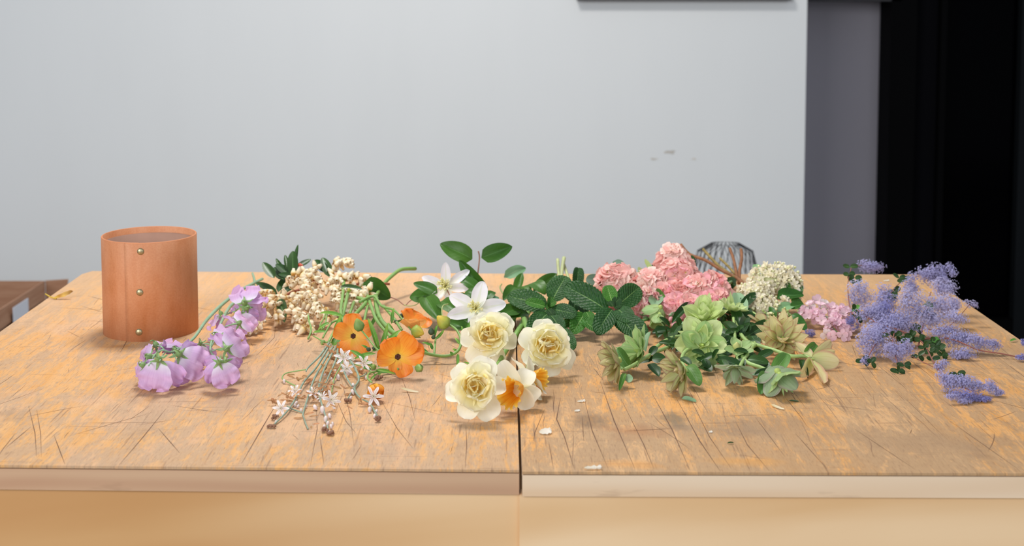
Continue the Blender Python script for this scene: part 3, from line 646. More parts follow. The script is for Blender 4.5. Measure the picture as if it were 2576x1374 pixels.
bbud_me = MB().lathe([(0, 0), (.3, .15), (.42, .5), (.2, .9), (0, 1.0)], None, 6).mesh('brown_bud', brn_m)
dry_me = leafmesh('dry_bit', dry_m, 1, W=.25, a=.5, b=.6, bend=.6, cup=.8, nu=5, nv=3)
def asph(label, pts, stars, buds, tipb, dry, u, v, r=.0017, extra=()):
    t = root('star_flower_stem', label, 'flower', u, v, 'white star flower stems fanning forward'); R = random.Random(u*3+v)
    stem(t, pts, [r, r*.9, r*.6], as_st)
    for e in extra: stem(t, e, r*.55, as_g if len(e) > 3 else as_st, 'branch')
    for s in stars:
        F = frame(P(s[0], s[1], s[2]), s[4], R.random()*6, M_(s[3], s[2])); b = put('star_flower', stam_me, t, F); put('petals', star_me, b, F)
    for s in buds: put('striped_bud', sbud_me, t, frame(P(s[0], s[1], s[2]), (R.uniform(-.4, .4), -.6, R.uniform(-.9, -.2)) if len(s) < 5 else s[4], 0, M_(s[3], s[2])))
    for s in tipb:
        for k in range(7):
            c = P(s[0]+R.uniform(-8, 8), s[1]+R.uniform(-6, 6), s[2]); c.z = max(c.z, TOP+.002)
            put('dry_tip', bbud_me, t, frame(c, (R.uniform(-.6, .6), -1, R.uniform(-.4, .6)), 0, M_(13, s[2])*R.uniform(.7, 1.1)))
    for s in dry:
        for k in range(s[3]):
            a = R.uniform(0, 6.3); L = R.uniform(14, 30); c = (s[0]+R.uniform(-14, 14), s[1]+R.uniform(-12, 12))
            leaf(t, dry_me, c[0], c[1], c[0]+L*math.cos(a), c[1]+L*.5*math.sin(a)-4, R.uniform(4, 8), s[2], name='dry_sepal')
    return t
asph('white star flower stem curling out farthest to the left, one small bud at its tip', [(828, 862, 905), (805, 895, 925), (775, 925, 945), (770, 935, 950)], [], [(714, 962, 965, 14, (.3, -.5, -.9))], [], [(752, 955, 965, 7)], 745, 965, extra=[[(770, 930, 948), (745, 934, 950), (718, 940, 955), (710, 952, 962), (725, 962, 968), (745, 972, 975)]])
asph('white star flower stem reaching the lower left, open star and brown tip nearest the left', [(830, 868, 910), (795, 925, 945), (765, 960, 975), (745, 1000, 1010), (722, 1035, 1045), (690, 1068, 1072)], [(708, 1030, 1045, 24, (-.2, -.9, .4)), (742, 985, 1010, 20, (.1, -.6, .8))],
     [(748, 1010, 1020, 14), (740, 1018, 1024, 12), (752, 1020, 1026, 13), (695, 1060, 1064, 12)], [(690, 1048, 1056), (683, 1073, 1076)], [(735, 1000, 1015, 14), (775, 960, 975, 5), (700, 1008, 1020, 6)], 745, 1010)
asph('white star flower stem bowed to a forked dry tip, second from left at front', [(838, 872, 912), (812, 915, 945), (790, 955, 975), (775, 1000, 1012), (764, 1035, 1040), (762, 1047, 1048)], [(788, 990, 1010, 20, (.3, -.5, .8))], [(772, 1020, 1026, 12), (757, 1030, 1036, 11)], [], [(780, 995, 1010, 12), (765, 1052, 1055, 3), (775, 1080, 1080, 2)], 775, 1030, extra=[[(762, 1045, 1046), (768, 1065, 1066), (775, 1082, 1082)], [(764, 1040, 1042), (735, 1030, 1034), (722, 1022, 1028)]])
asph('white star flower stem with one large open star and hanging striped buds', [(845, 872, 912), (815, 930, 955), (802, 975, 990), (806, 1005, 1018), (818, 1045, 1052), (826, 1085, 1088)], [(832, 1010, 1030, 28, (.5, -.7, .4)), (812, 1000, 1015, 18, (-.5, -.5, .7))],
     [(790, 1020, 1030, 20), (810, 1030, 1040, 24), (828, 1045, 1052, 16), (820, 1055, 1060, 20), (826, 1068, 1072, 16), (832, 1075, 1078, 14), (836, 1066, 1070, 12), (816, 1072, 1076, 12), (830, 1090, 1092, 12)], [(815, 1082, 1086), (830, 1092, 1094)], [(815, 985, 1000, 12), (795, 1000, 1012, 6), (858, 1030, 1040, 4)], 812, 1050)
asph('white star flower stem with two stars high up against the orange bloom', [(850, 878, 915), (845, 905, 935), (830, 940, 955), (812, 980, 990), (804, 1000, 1008)], [(864, 900, 935, 26, (.1, -.8, .6)), (872, 928, 950, 20, (.2, -.9, .3)), (880, 905, 935, 18, (.7, -.5, .4))],
     [(845, 930, 945, 18), (850, 945, 955, 18), (840, 955, 965, 14), (832, 965, 972, 12), (835, 950, 960, 10)], [], [(830, 935, 950, 10), (822, 975, 985, 8)], 840, 960, extra=[[(864, 905, 935), (855, 925, 948), (842, 950, 962), (835, 985, 992), (840, 1015, 1018)]])
asph('white star flower stem bending right, ending in a white star over the orange bud', [(858, 885, 920), (880, 905, 935), (903, 950, 962), (892, 978, 985), (905, 1000, 1008), (930, 1015, 1022), (945, 1040, 1046), (953, 1052, 1056)],
     [(938, 1005, 1020, 30, (.4, -.8, .5))], [(882, 930, 945, 20), (888, 965, 975, 16), (885, 985, 992, 18), (884, 1000, 1004, 14), (930, 1030, 1036, 20), (948, 1034, 1040, 14), (943, 1046, 1050, 14), (950, 1050, 1054, 12), (922, 945, 955, 12)], [(953, 1056, 1060), (873, 1008, 1012)], [(905, 1015, 1022, 6), (870, 985, 995, 6)], 905, 1000, extra=[[(895, 968, 978), (885, 985, 992), (875, 1003, 1006)], [(898, 950, 962), (915, 945, 955), (922, 938, 950)]])
asph('white star flower stem lying short behind, small stars and dry petals on the wood', [(850, 890, 925), (862, 925, 945), (872, 950, 962), (885, 972, 980)], [(915, 915, 945, 24, (.3, -.7, .6))], [(895, 925, 945, 16), (820, 920, 940, 10), (818, 940, 955, 10)], [(952, 950, 955)], [(850, 900, 925, 14), (840, 880, 915, 8), (900, 940, 950, 6)], 870, 955, extra=[[(880, 915, 940), (905, 920, 942), (930, 932, 948), (950, 948, 956)]])
# ============================================================ orange poppy-like ranunculus
or_m = petal_mat('orange_petal', [(0, 'EBCB4A'), (.2, 'F4BE40'), (.5, 'F29A34'), (1, 'EE8528')], .32, .45, .22, 26, bump=.25, var=.07, spec=.45)
or_p = petal_mat('pale_orange_petal', [(0, 'F2C25A'), (.5, 'F6C27C'), (1, 'F4A85A')], .35, .5, .2, 26, bump=.25, var=.07)
rg = plain('fresh_green_stem', '7FA456', .5, var=.12); rgl = petal_mat('fresh_green_leaf', [(0, '5F8F3A'), (.5, '5D9438'), (1, '86AE4A')], .25, .45, .15, 16, line='8FB45E', lw=.12, var=.2)
eye_m = plain('dark_eye', '4A2314', .8, var=.4, nscale=600); budg = petal_mat('green_bud', [(0, '5F8A4A'), (.6, '86A257'), (1, 'A8B25C')], .05, .5, .2, 8, bump=.1)
budy = petal_mat('yellow_bud', [(0, '6F8F42'), (.45, '9CA848'), (.7, 'CDB848'), (1, 'E3BE48')], .1, .5, .25, 8, bump=.1); budd = plain('dark_bud', '3F5038', .6, var=.3, nscale=300)
eye_me = MB().lathe([(0, -.02), (.1, 0), (.13, .06), (.09, .12), (.04, .10), (0, .05)], None, 12, 0, .08, 6).mesh('eye', eye_m)
or_me = [MB().petal(None, 1, .88, .62, .28, bend=.12, tip=.1, cup=.10, ruf=.07, rn=1.5, nu=14, nv=12, base=.12, seed=i).mesh('petal', or_m) for i in range(4)]
orp_me = MB().petal(None, 1, 1.1, .6, .26, bend=.3, tip=.3, cup=.4, ruf=.05, rn=1.3, nu=10, nv=8, base=.12, seed=9).mesh('petal', or_p)
def gbud(me_name, m, r=.42):
    mb = MB(); mb.lathe([(0, 0), (.25, .03), (r, .28), (r*.9, .52), (r*.5, .8), (r*.16, .97), (0, 1.0)], None, 10, 0, .05, 5)
    return mb.mesh(me_name, m)
bud_g, bud_y, bud_d = gbud('bud', budg), gbud('bud', budy, .46), gbud('bud', budd)
narrow = [leafmesh('narrow', rgl, i, a=.5, b=.7, W=.17, fold=.5, bend=[-.5, .5, .15][i], tip=[-.3, .4, -.6][i], nu=8, nv=4) for i in range(3)]
def ran(par, u, v, g, s, n, angs, k=0, roll=0, pale=()):
    """angs: (angle from up in degrees counter-clockwise, length factor, tilt)"""
    S = M_(s, g); F = frame(P(u, v, g), n, roll, S)
    b = put('flower', eye_me, par, F)
    for i, (a, L, ti) in enumerate(angs):
        put('petal', (orp_me if i in pale else or_me[(k+i) % 4]), b, F @ RM('Z', math.radians(a)) @ TR(.03, 0, .01*i) @ RM('Y', -ti) @ Matrix.Diagonal((L, L, L, 1)))
    return b
def narrows(par, lst):
    for i, l in enumerate(lst): leaf(par, narrow[i % 3], *l, name='narrow_leaf')
def buds_(par, lst):
    for u, v, g, s, n, me in lst: put('bud', me, par, frame(P(u, v, g), n, 0, M_(s, g)))
go = 'orange ranunculus stems in the middle of the left bench'
o1 = root('ranunculus_stem', 'orange ranunculus with one wide open bloom and a green bud before it, leftmost', 'flower', 880, 905, go)
ran(o1, 889, 846, 900, 54, (-.1, -.95, .38), [(5, 1.05, .15), (72, .95, .2), (150, .95, .05), (215, 1.05, .1), (-62, 1.0, .15)])
stem(o1, [(866, 700, 770), (862, 745, 805), (858, 790, 850), (878, 830, 878), (886, 842, 884)], [.0030, .0030, .0028, .0020], rg)
stem(o1, [(1002, 930, 950), (985, 900, 935), (950, 880, 930), (925, 850, 920), (905, 826, 915)], [.0014, .0016, .0015, .0012], rg, 'branch')
buds_(o1, [(906, 832, 915, 34, (-.25, -.1, 1), bud_g), (931, 882, 925, 14, (-.6, -.4, .6), bud_d), (998, 862, 925, 14, (.1, -.2, 1), bud_d), (940, 880, 925, 12, (.2, -.3, 1), bud_d)])
narrows(o1, [(952, 880, 925, 800, 13, 925, 920), (958, 878, 975, 815, 13, 925, 918), (960, 875, 1010, 830, 12, 925, 915), (945, 890, 890, 905, 12, 930, 930), (935, 885, 968, 862, 10, 925, 925), (930, 880, 908, 868, 7, 925, 925), (870, 800, 802, 790, 12, 865, 855), (868, 815, 848, 835, 14, 870, 868)])
o2 = root('ranunculus_stem', 'orange ranunculus lying on its side with crumpled petals and a tall pale back petal', 'flower', 1000, 955, go)
ran(o2, 1001, 912, 945, 62, (.05, -.9, .45), [(-38, 1.15, .55), (38, 1.0, .7), (95, .85, .1), (165, .62, -.1), (205, .85, -.1), (-85, 1.1, .2)], 1)
stem(o2, [(925, 745, 800), (935, 775, 830), (950, 810, 870), (985, 850, 900), (1020, 880, 925), (1010, 905, 940)], [.0030, .0030, .0028, .002], rg)
buds_(o2, [(998, 878, 930, 26, (0, -1, .1), bud_g), (1052, 925, 950, 27, (.3, -.9, .1), bud_g), (940, 925, 945, 18, (.1, -.8, .5), bud_g)])
narrows(o2, [(935, 925, 880, 882, 13, 940, 925), (940, 935, 1008, 928, 12, 945, 940), (945, 930, 995, 942, 11, 948, 946), (940, 928, 918, 905, 10, 942, 935), (950, 925, 970, 900, 9, 945, 940), (935, 930, 905, 925, 10, 945, 945), (960, 940, 930, 958, 9, 950, 960)])
o3 = root('ranunculus_stem', 'ranunculus with two pale orange blooms facing away and a yellow bud between them', 'flower', 1045, 880, go)
ran(o3, 1046, 828, 875, 44, (.1, .3, .9), [(20, 1.0, -.1), (95, 1.0, .1), (150, 1.0, .2), (190, .9, .3)], 2, pale=(0, 1, 2, 3))
ran(o3, 1040, 822, 865, 56, (.5, -.2, .85), [(-55, 1.15, .1), (-95, 1.0, .2), (-20, .9, .2)], 1)
buds_(o3, [(1038, 830, 885, 36, (.75, -.5, -.15), bud_y), (1008, 800, 850, 15, (.3, -.3, .8), bud_d), (1000, 815, 860, 13, (-.4, -.3, .8), bud_d)])
stem(o3, [(905, 760, 820), (940, 745, 810), (960, 770, 830), (990, 780, 840), (1010, 800, 855), (1034, 830, 883)], [.0026, .0026, .0020, .0013], rg)
stem(o3, [(955, 800, 855), (985, 830, 880), (998, 850, 890), (1002, 875, 905)], [.0022, .0016], rg, 'branch')
narrows(o3, [(985, 815, 991, 775, 9, 860, 855), (985, 812, 1044, 793, 8, 860, 850), (995, 850, 975, 812, 10, 880, 870), (1000, 860, 1060, 850, 10, 885, 880), (1015, 805, 1048, 790, 7, 855, 850), (950, 790, 930, 830, 10, 845, 850)])
o4 = root('ranunculus_stem', 'ranunculus stem curving past the white clematis to an upright yellow-green bud', 'flower', 1140, 905, go)
stem(o4, [(1062, 885, 915), (1085, 892, 915), (1120, 896, 915), (1150, 885, 912), (1160, 860, 905), (1150, 832, 895), (1132, 818, 888)], [.0026, .0026, .0024, .0018], rg)
stem(o4, [(1092, 893, 914), (1094, 870, 905), (1096, 850, 895)], [.0018, .0014], rg, 'branch')
buds_(o4, [(1126, 822, 890, 40, (-.75, -.2, .85), bud_y), (1085, 842, 895, 20, (0, -.2, 1), bud_d), (1089, 852, 900, 14, (.3, -.4, .8), bud_d), (1167, 845, 898, 15, (0, -.2, 1), bud_d)])
narrows(o4, [(1092, 850, 1100, 818, 8, 895, 890), (1095, 855, 1118, 828, 9, 895, 890), (1088, 870, 1062, 862, 8, 905, 905), (1088, 880, 1082, 862, 8, 905, 902), (1078, 890, 1052, 868, 10, 912, 908), (1166, 845, 1161, 820, 7, 898, 893), (1170, 840, 1192, 800, 9, 898, 890), (1172, 845, 1190, 836, 7, 898, 896), (1158, 868, 1144, 850, 8, 905, 900), (1150, 885, 1138, 878, 8, 910, 910), (1140, 892, 1132, 885, 8, 915, 915), (1152, 890, 1152, 940, 8, 915, 940), (1165, 912, 1192, 928, 6, 920, 932)])
o5 = root('ranunculus_stem', 'small half closed yellow-orange ranunculus cup facing the viewer, frontmost of the orange blooms', 'flower', 942, 1008, go)
F = frame(P(940, 968, 1004), (.25, -.75, -.45), 0, M_(58, 1000)); b = put('flower', eye_me, o5, F)
cup_me = [MB().petal(None, 1, .95, .5, .3, bend=1.1, tip=.5, cup=.35, ruf=.03, nu=9, nv=6, base=.2, seed=20+i).mesh('petal', petal_mat('yellow_orange_petal', [(0, 'E9B93A'), (.5, 'F3B640'), (1, 'EE8A2C')], .3, .5, .25, 20, bump=.2) if i == 0 else None) for i in range(1)]
for k in range(6): put('petal', cup_me[0], b, F @ RM('Z', k*1.047) @ TR(.02, 0, 0) @ RM('Y', -.55-.15*(k % 2)) @ Matrix.Diagonal((.82, .78, .82, 1)))
stem(o5, [(945, 935, 950), (928, 940, 960), (925, 952, 975), (935, 962, 992)], [.0014, .0014], rg)
o6 = root('green_stem_bundle', 'pale green ranunculus stem with curly tendril leaves at the cut end, beside the cream bells', 'stem', 830, 870, go)
stem(o6, [(875, 738, 800), (868, 770, 830), (860, 800, 850), (840, 835, 890), (826, 862, 903)], [.0030, .0030, .0026, .002], rg)
stem(o6, [(855, 805, 855), (835, 812, 862), (820, 835, 880), (812, 850, 890)], [.0018, .0014], rg, 'branch')
stem(o6, [(820, 785, 835), (815, 800, 845), (805, 818, 855), (812, 828, 865), (818, 815, 860), (824, 785, 850)], [.0012, .0012], rg, 'tendril')
stem(o6, [(775, 790, 835), (778, 810, 845), (783, 830, 852), (775, 853, 860)], [.0014, .0016], rg, 'tendril')
stem(o6, [(835, 862, 895), (815, 860, 893), (800, 852, 888), (788, 845, 880)], [.0012, .0010], rg, 'tendril')
buds_(o6, [(815, 858, 892, 16, (-.2, -.6, -.3), bud_g), (878, 735, 800, 12, (0, -.3, 1), bud_y)])
narrows(o6, [(822, 835, 787, 838, 10, 880, 878), (840, 832, 858, 790, 10, 880, 870), (850, 850, 838, 870, 22, 895, 900), (830, 812, 800, 830, 10, 865, 870)])
t = root('green_stem_bundle', 'thick green stems crossing behind the orange blooms, cut ends at the back', 'stem', 960, 870, go)
for pts, r in (([(900, 750, 800), (920, 760, 815), (895, 790, 840), (880, 815, 860)], .0036), ([(945, 745, 795), (948, 775, 825), (955, 800, 850), (975, 825, 880), (1020, 860, 905)], .0042), ([(1045, 676, 735), (1010, 678, 745), (985, 695, 755), (965, 715, 765), (945, 745, 795)], .0036),
             ([(965, 770, 820), (990, 800, 850), (1010, 830, 880)], .0026), ([(925, 770, 820), (918, 800, 850), (915, 830, 880)], .0024), ([(890, 760, 810), (880, 790, 840)], .0026)):
    stem(t, pts, [r, r*.85], rg)
# ============================================================ clematis
cl_m = petal_mat('white_tepal', [(0, 'DDE6B4'), (.18, 'F1F3E4'), (.5, 'F6F3F8'), (1, 'F4F1F7')], .35, .5, .12, 14, bump=.22, var=.04, line='E9EBDD', lw=.25)
cl_c = plain('yellow_stamen', 'E4DC96', .6, var=.15, nscale=200)
cl_leaf = petal_mat('clematis_leaf', [(0, '40691F'), (.5, '3C691F'), (1, '38621E')], .22, .4, .1, 12, line='5F9448', lw=.03, bump=.2, var=.12, spec=.3, side=7)
cl_leafb = petal_mat('grey_green_leaf', [(0, '7FA884'), (1, '6F9E78')], .25, .55, .1, 12, line='9CBB94', lw=.05, var=.1)
vine = plain('reddish_vine', '9A6B5A', .6, var=.2); vine_g = plain('vine_green', '9DA86A', .6, var=.2)
tep = [leafmesh('tepal', cl_m, i, a=.62, b=.62, W=.48, cup=.35, fold=-.12, bend=.12, tip=-.25, ruf=.03, nu=12, nv=6, base=.25) for i in range(3)]
cll = [leafmesh('cleaf', cl_leaf, i, a=.42, b=.72, W=.62, fold=.28, bend=[-.5, .1, -.9][i], tip=[0, -.3, -.3][i], nu=12, nv=6, wob=.05) for i in range(3)]
clb = leafmesh('cleafb', cl_leafb, 4, a=.42, b=.7, W=.6, fold=.3, bend=-.8, nu=10, nv=6, wob=.06)
mb = MB(); R = random.Random(8)
for k in range(46):
    a = R.uniform(0, 6.3); q = R.uniform(.02, .5)**.7; L = .8+.5*q
    mb.tube([(0, 0, 0), (math.cos(a)*q*.5, math.sin(a)*q*.5, L*.65), (math.cos(a)*q, math.sin(a)*q, L*(1-.25*q))], [.028, .022, .045], 4, sub=2)
stm_me = mb.mesh('stamens', cl_c)
def clem(par, u, v, g, tips, n):
    S = M_(34, g); F = frame(P(u, v, g), n, 0, S); b = put('flower', stm_me, par, F)
    c = P(u, v, g)
    for i, (tu, tv, tg, wp) in enumerate(tips):
        e = P(tu, tv, tg); e.z = max(e.z, TOP+.002); lay(b, tep[i % 3], c, e, M_(wp, g), n, 'tepal')
gc = 'white clematis vines'
c1 = root('clematis_vine', 'white six-pointed clematis flower with a greenish centre, farther back of the two', 'flower', 1120, 800, gc)
clem(c1, 1122, 724, 800, [(1121, 660, 795, 26), (1181, 680, 790, 25), (1183, 726, 800, 24), (1139, 774, 812, 22), (1078, 768, 812, 26), (1061, 697, 795, 26)], (-.05, -.85, .5))
stem(c1, [(1125, 730, 802), (1135, 750, 815), (1150, 770, 820), (1190, 740, 800), (1200, 700, 785), (1206, 650, 780), (1203, 632, 780)], [.0012, .0012, .0014, .0018, .0020, .0012], vine)
leaf(c1, cll[0], 1188, 652, 1107, 614, 50, 780, 776, (.25, -1, .35)); leaf(c1, cll[1], 1211, 649, 1289, 620, 46, 780, 776, (-.2, -1, .3))
leaf(c1, cll[0], 1226, 742, 1156, 655, 40, 795, 785, (-.6, -.9, .6)); leaf(c1, cll[2], 1206, 735, 1152, 702, 34, 800, 792, (.1, -.7, .8)); leaf(c1, cll[0], 1095, 745, 1031, 748, 54, 805, 800, (-.1, -.7, .8)); leaf(c1, cll[1], 1100, 738, 1040, 712, 34, 805, 800, (-.1, -.7, .8))
leaf(c1, cll[1], 1068, 745, 1108, 810, 50, 805, 832, (.1, -.9, .6)); leaf(c1, cll[2], 1108, 760, 1160, 800, 44, 815, 830, (0, -.8, .8)); leaf(c1, cll[0], 1180, 742, 1140, 790, 40, 812, 828)
stem(c1, [(1035, 755, 795), (1028, 760, 795), (1018, 768, 798), (1000, 755, 790), (983, 748, 785)], [.0008, .0010], vine, 'tendril'); stem(c1, [(1066, 742, 800), (1050, 765, 805), (1030, 770, 803), (1016, 767, 798)], [.0008, .0008], vine_g, 'tendril')
c2 = root('clematis_vine', 'large white clematis flower with rounded tepals and yellow stamens, directly above the double daffodils', 'flower', 1200, 850, gc)
clem(c2, 1197, 780, 850, [(1215, 708, 838, 41), (1273, 764, 845, 40), (1254, 815, 858, 32), (1192, 836, 866, 36), (1124, 797, 858, 36), (1131, 743, 842, 41)], (0, -.85, .5))
stem(c2, [(1200, 790, 853), (1225, 800, 845), (1238, 775, 825), (1245, 750, 810), (1262, 770, 815), (1290, 790, 825)], [.0012, .0016, .0018, .002], vine_g)
leaf(c2, cll[1], 1305, 778, 1238, 800, 42, 830, 848, (0, -.8, .8)); leaf(c2, clb, 1215, 760, 1256, 750, 24, 815, 812, (0, -.6, .9)); leaf(c2, cll[2], 1215, 760, 1245, 735, 30, 815, 808); leaf(c2, cll[0], 1128, 812, 1192, 836, 34, 848, 865, (0, -.8, .7)); leaf(c2, cll[1], 1150, 805, 1215, 815, 30, 850, 858)
leaf(c2, cll[2], 1170, 735, 1230, 765, 34, 815, 820)
stem(c2, [(1128, 765, 835), (1114, 770, 838), (1112, 790, 845), (1120, 812, 852)], [.001, .001], vine_g, 'tendril')
c3 = root('clematis_vine', 'leafy clematis cutting with no flower, bright pointed leaves behind the left mint', 'leaf sprig', 1310, 780, gc)
stem(c3, [(1262, 715, 745), (1258, 725, 760), (1272, 745, 775), (1300, 755, 790), (1330, 760, 800)], [.0012, .0018], vine_g)
leaf(c3, clb, 1268, 698, 1322, 674, 30, 745, 735, (.1, -.9, .5)); leaf(c3, cll[1], 1298, 733, 1314, 686, 24, 775, 765, (-.2, -1, .3)); leaf(c3, cll[0], 1300, 722, 1266, 757, 34, 775, 790); leaf(c3, cll[1], 1342, 735, 1401, 688, 34, 775, 765, (-.1, -1, .5)); leaf(c3, cll[2], 1340, 712, 1372, 742, 40, 775, 785)
leaf(c3, cll[0], 1330, 790, 1275, 800, 30, 830, 840); leaf(c3, cll[0], 1318, 720, 1330, 745, 30, 775, 785)
c4 = root('green_leaf', 'single broad clematis leaf lying between the cream bells and the green stems', 'leaf', 948, 775, gc)
leaf(c4, cll[0], 914, 712, 982, 750, 52, 785, 780, (-.1, -.9, .6)); stem(c4, [(916, 713, 784), (905, 725, 780), (900, 735, 780)], [.001, .001], vine_g)
# ============================================================ daffodils
df_m = petal_mat('cream_tepal', [(0, 'F3F0BE'), (.3, 'F9F7DE'), (1, 'FAF8E8')], .35, .5, .14, 18, bump=.2, var=.04)
df_i = petal_mat('cream_inner_petal', [(0, 'F8E48C'), (.4, 'FAF2BE'), (1, 'FBF9E4')], .5, .5, .14, 14, bump=.25, var=.05)
df_y = petal_mat('yellow_inner_petal', [(0, 'FBCB4A'), (.5, 'FBE284'), (1, 'FCF3C0')], .5, .5, .14, 14, bump=.25, var=.06)
df_o = petal_mat('orange_trumpet', [(0, 'F2A51F'), (.6, 'F6B233'), (1, 'FBDD66')], .3, .5, .3, 40, bump=.35, var=.03)
outer = [MB().petal(None, 1, .86, .5, .35, bend=.15, tip=-.35, cup=.28, ruf=.035, rn=.9, nu=13, nv=10, base=.2, seed=i).mesh('tepal', df_m) for i in range(3)]
mid = [MB().petal(None, 1, .95, .65, .26, bend=.35, tip=.45, cup=.25, ruf=.06, rn=1.7, nu=13, nv=13, base=.15, seed=10+i).mesh('petal', df_i) for i in range(4)]
inn = [MB().petal(None, 1, 1.15, .7, .24, bend=.6, tip=.6, cup=.35, ruf=.075, rn=1.9, nu=12, nv=13, base=.15, seed=20+i).mesh('petal', df_y if i != 1 else df_i) for i in range(4)]
core_me = MB().lathe([(0, -.12), (.10, -.10), (.12, .0), (.16, .10), (.08, .2), (0, .22)], None, 10).mesh('flower', df_y)
def daff(par, u, v, g, s, n, roll, seed, openness=1.):
    S = M_(s, g); F = frame(P(u, v, g), n, roll, S*.5); R = random.Random(seed); b = put('flower', core_me, par, F)
    for k in range(6):
        q = R.uniform(.86, 1.04); put('tepal', outer[k % 3], b, F @ RM('Z', k*PI/3+R.uniform(-.16, .16)) @ TR(.08, 0, -.04) @ RM('Y', R.uniform(-.25, .25)) @ RM('X', R.uniform(-.3, .3)) @ Matrix.Diagonal((q, q*R.uniform(.85, 1.05), q, 1)))
    for k in range(8):
        q = R.uniform(.70, .90); put('petal', mid[k % 4], b, F @ RM('Z', k*2*PI/8+R.uniform(-.3, .3)) @ TR(.06, 0, .03+.012*k) @ RM('Y', -R.uniform(.0, .42)) @ RM('X', R.uniform(-.45, .45)) @ Matrix.Diagonal((q, q, q, 1)))
    for k in range(9):
        q = R.uniform(.50, .70); put('petal', (inn+mid)[R.randrange(8)], b, F @ RM('Z', k*2.4+R.uniform(-.3, .3)) @ TR(.05, 0, .10) @ RM('Y', -R.uniform(.30, .75)) @ RM('X', R.uniform(-.45, .45)) @ Matrix.Diagonal((q, q, q, 1)))
    for k in range(12):
        q = R.uniform(.34, .52); a = R.random()*6.3; d = R.uniform(0, .22); put('petal', inn[k % 4], b, F @ TR(d*math.cos(a), d*math.sin(a), .14) @ RM('Z', k*2.4+R.uniform(-.4, .4)) @ RM('Y', -R.uniform(.35, .9)) @ RM('X', R.uniform(-.3, .3)) @ Matrix.Diagonal((q, q, q, 1)))
    return b
gd = 'double daffodils lying over the joint of the benches'
dst = plain('daffodil_stem', '78A04E', .45, var=.15); dsh = petal_mat('papery_sheath', [(0, 'B9B48A'), (1, 'D6C9A0')], .3, .6, .2, 20)
d1 = root('double_daffodil', 'full double cream daffodil with deep yellow folds, directly below the white clematis', 'flower', 1225, 925, gd)
daff(d1, 1232, 868, 925, 150, (.0, -.88, .5), .4, 1)
stem(d1, [(1285, 842, 845), (1262, 860, 880), (1240, 872, 915), (1235, 870, 925)], [.0045, .0040, .003], dst)
d2 = root('double_daffodil', 'right-hand double cream daffodil, turned right, in front of the dark mint', 'flower', 1372, 948, gd)
daff(d2, 1374, 884, 945, 152, (.22, -.85, .45), .1, 7)
stem(d2, [(1306, 762, 800), (1318, 800, 835), (1330, 835, 870), (1360, 870, 930), (1374, 885, 940)], [.0052, .0055, .0048, .003], dst)
d3 = root('double_daffodil', 'lowest double cream daffodil at the front left, its tepals touching the wood', 'flower', 1195, 1060, gd)
daff(d3, 1196, 996, 1052, 158, (-.05, -.88, .45), .7, 12)
stem(d3, [(1292, 850, 865), (1262, 900, 930), (1235, 950, 985), (1205, 985, 1040)], [.0042, .004, .003], dst)
stem(d3, [(1335, 775, 800), (1310, 820, 835), (1292, 850, 865)], [.0042, .0042], dst)
tr = MB(); N = 96       # frilled trumpet
prof = [(.16, 0), (.24, .18), (.30, .42), (.36, .62), (.43, .76), (.47, .82)]
for i, (r, z) in enumerate(prof):
    for j in range(N):
        a = 2*PI*j/N; f = (i/5)**2; q = r*(1+.05*math.cos(a*6)+f*.10*math.sin(a*13+1)+f*.06*math.sin(a*29)); tr.v.append(Vector((q*math.cos(a), q*math.sin(a), z+f*.05*math.sin(a*15))))
for i in range(5):
    for j in range(N): j2 = (j+1) % N; tr.face([i*N+j, i*N+j2, (i+1)*N+j2, (i+1)*N+j], [(j/N, i/5), ((j+1)/N, i/5), ((j+1)/N, (i+1)/5), (j/N, (i+1)/5)])
tr_me = tr.mesh('trumpet', df_o)
def trump(par, u, v, g, n, s, tips, wp, sq=1.):
    c = P(u, v, g); F = frame(c, n, 0, M_(s, g)) @ Matrix.Diagonal((1, sq, 1, 1)); b = put('flower', core_me, par, frame(c, n, 0, M_(s, g)*.4)); put('trumpet', tr_me, b, F)
    for i, (tu, tv, tg) in enumerate(tips):
        e = P(tu, tv, tg); e.z = max(e.z, TOP+.002); lay(b, leafmesh('dtep', df_m, i % 3, a=.5, b=.42, W=.6, cup=.3, bend=.1, tip=-.5, ruf=.03, nu=10, nv=6, base=.2), c, e, M_(wp, g), n, 'tepal')
d4 = root('trumpet_daffodil', 'small cream daffodil with a frilled orange trumpet facing the viewer', 'flower', 1300, 1040)
trump(d4, 1308, 978, 1030, (-.42, -.88, .05), 84, [(1260, 912, 1022), (1334, 934, 1020), (1356, 1002, 1026), (1334, 1042, 1034), (1272, 1026, 1036), (1256, 975, 1030)], 56, .82)
stem(d4, [(1325, 850, 885), (1330, 900, 930), (1322, 950, 980), (1306, 975, 1010)], [.003, .003], dst)
d5 = root('trumpet_daffodil', 'second cream daffodil seen side-on, its yellow trumpet edge right of the orange one', 'flower', 1335, 1000)
trump(d5, 1322, 950, 990, (.75, -.55, .05), 62, [(1288, 905, 975), (1328, 895, 968), (1369, 990, 1012), (1352, 1005, 1015), (1310, 985, 1012), (1300, 940, 985)], 46)
stem(d5, [(1345, 850, 880), (1340, 900, 930), (1326, 945, 982)], [.003, .003], dst)
ss = root('green_stem_bundle', 'pair of short thick daffodil stalks with pale papery sheaths, left of the mint', 'stem', 1285, 835)
stem(ss, [(1300, 778, 805), (1290, 800, 825), (1276, 836, 850)], [.0058, .0056], dst); stem(ss, [(1322, 800, 830), (1318, 835, 850)], [.0062, .0058], dst); stem(ss, [(1312, 820, 850), (1288, 860, 872)], [.004, .004], dst)
bs = root('green_stem_bundle', 'blurred pale upright stem ends rising at the back edge behind the mint', 'stem', 1415, 720)
pg = plain('pale_stem', 'B4BC88', .6, var=.15)
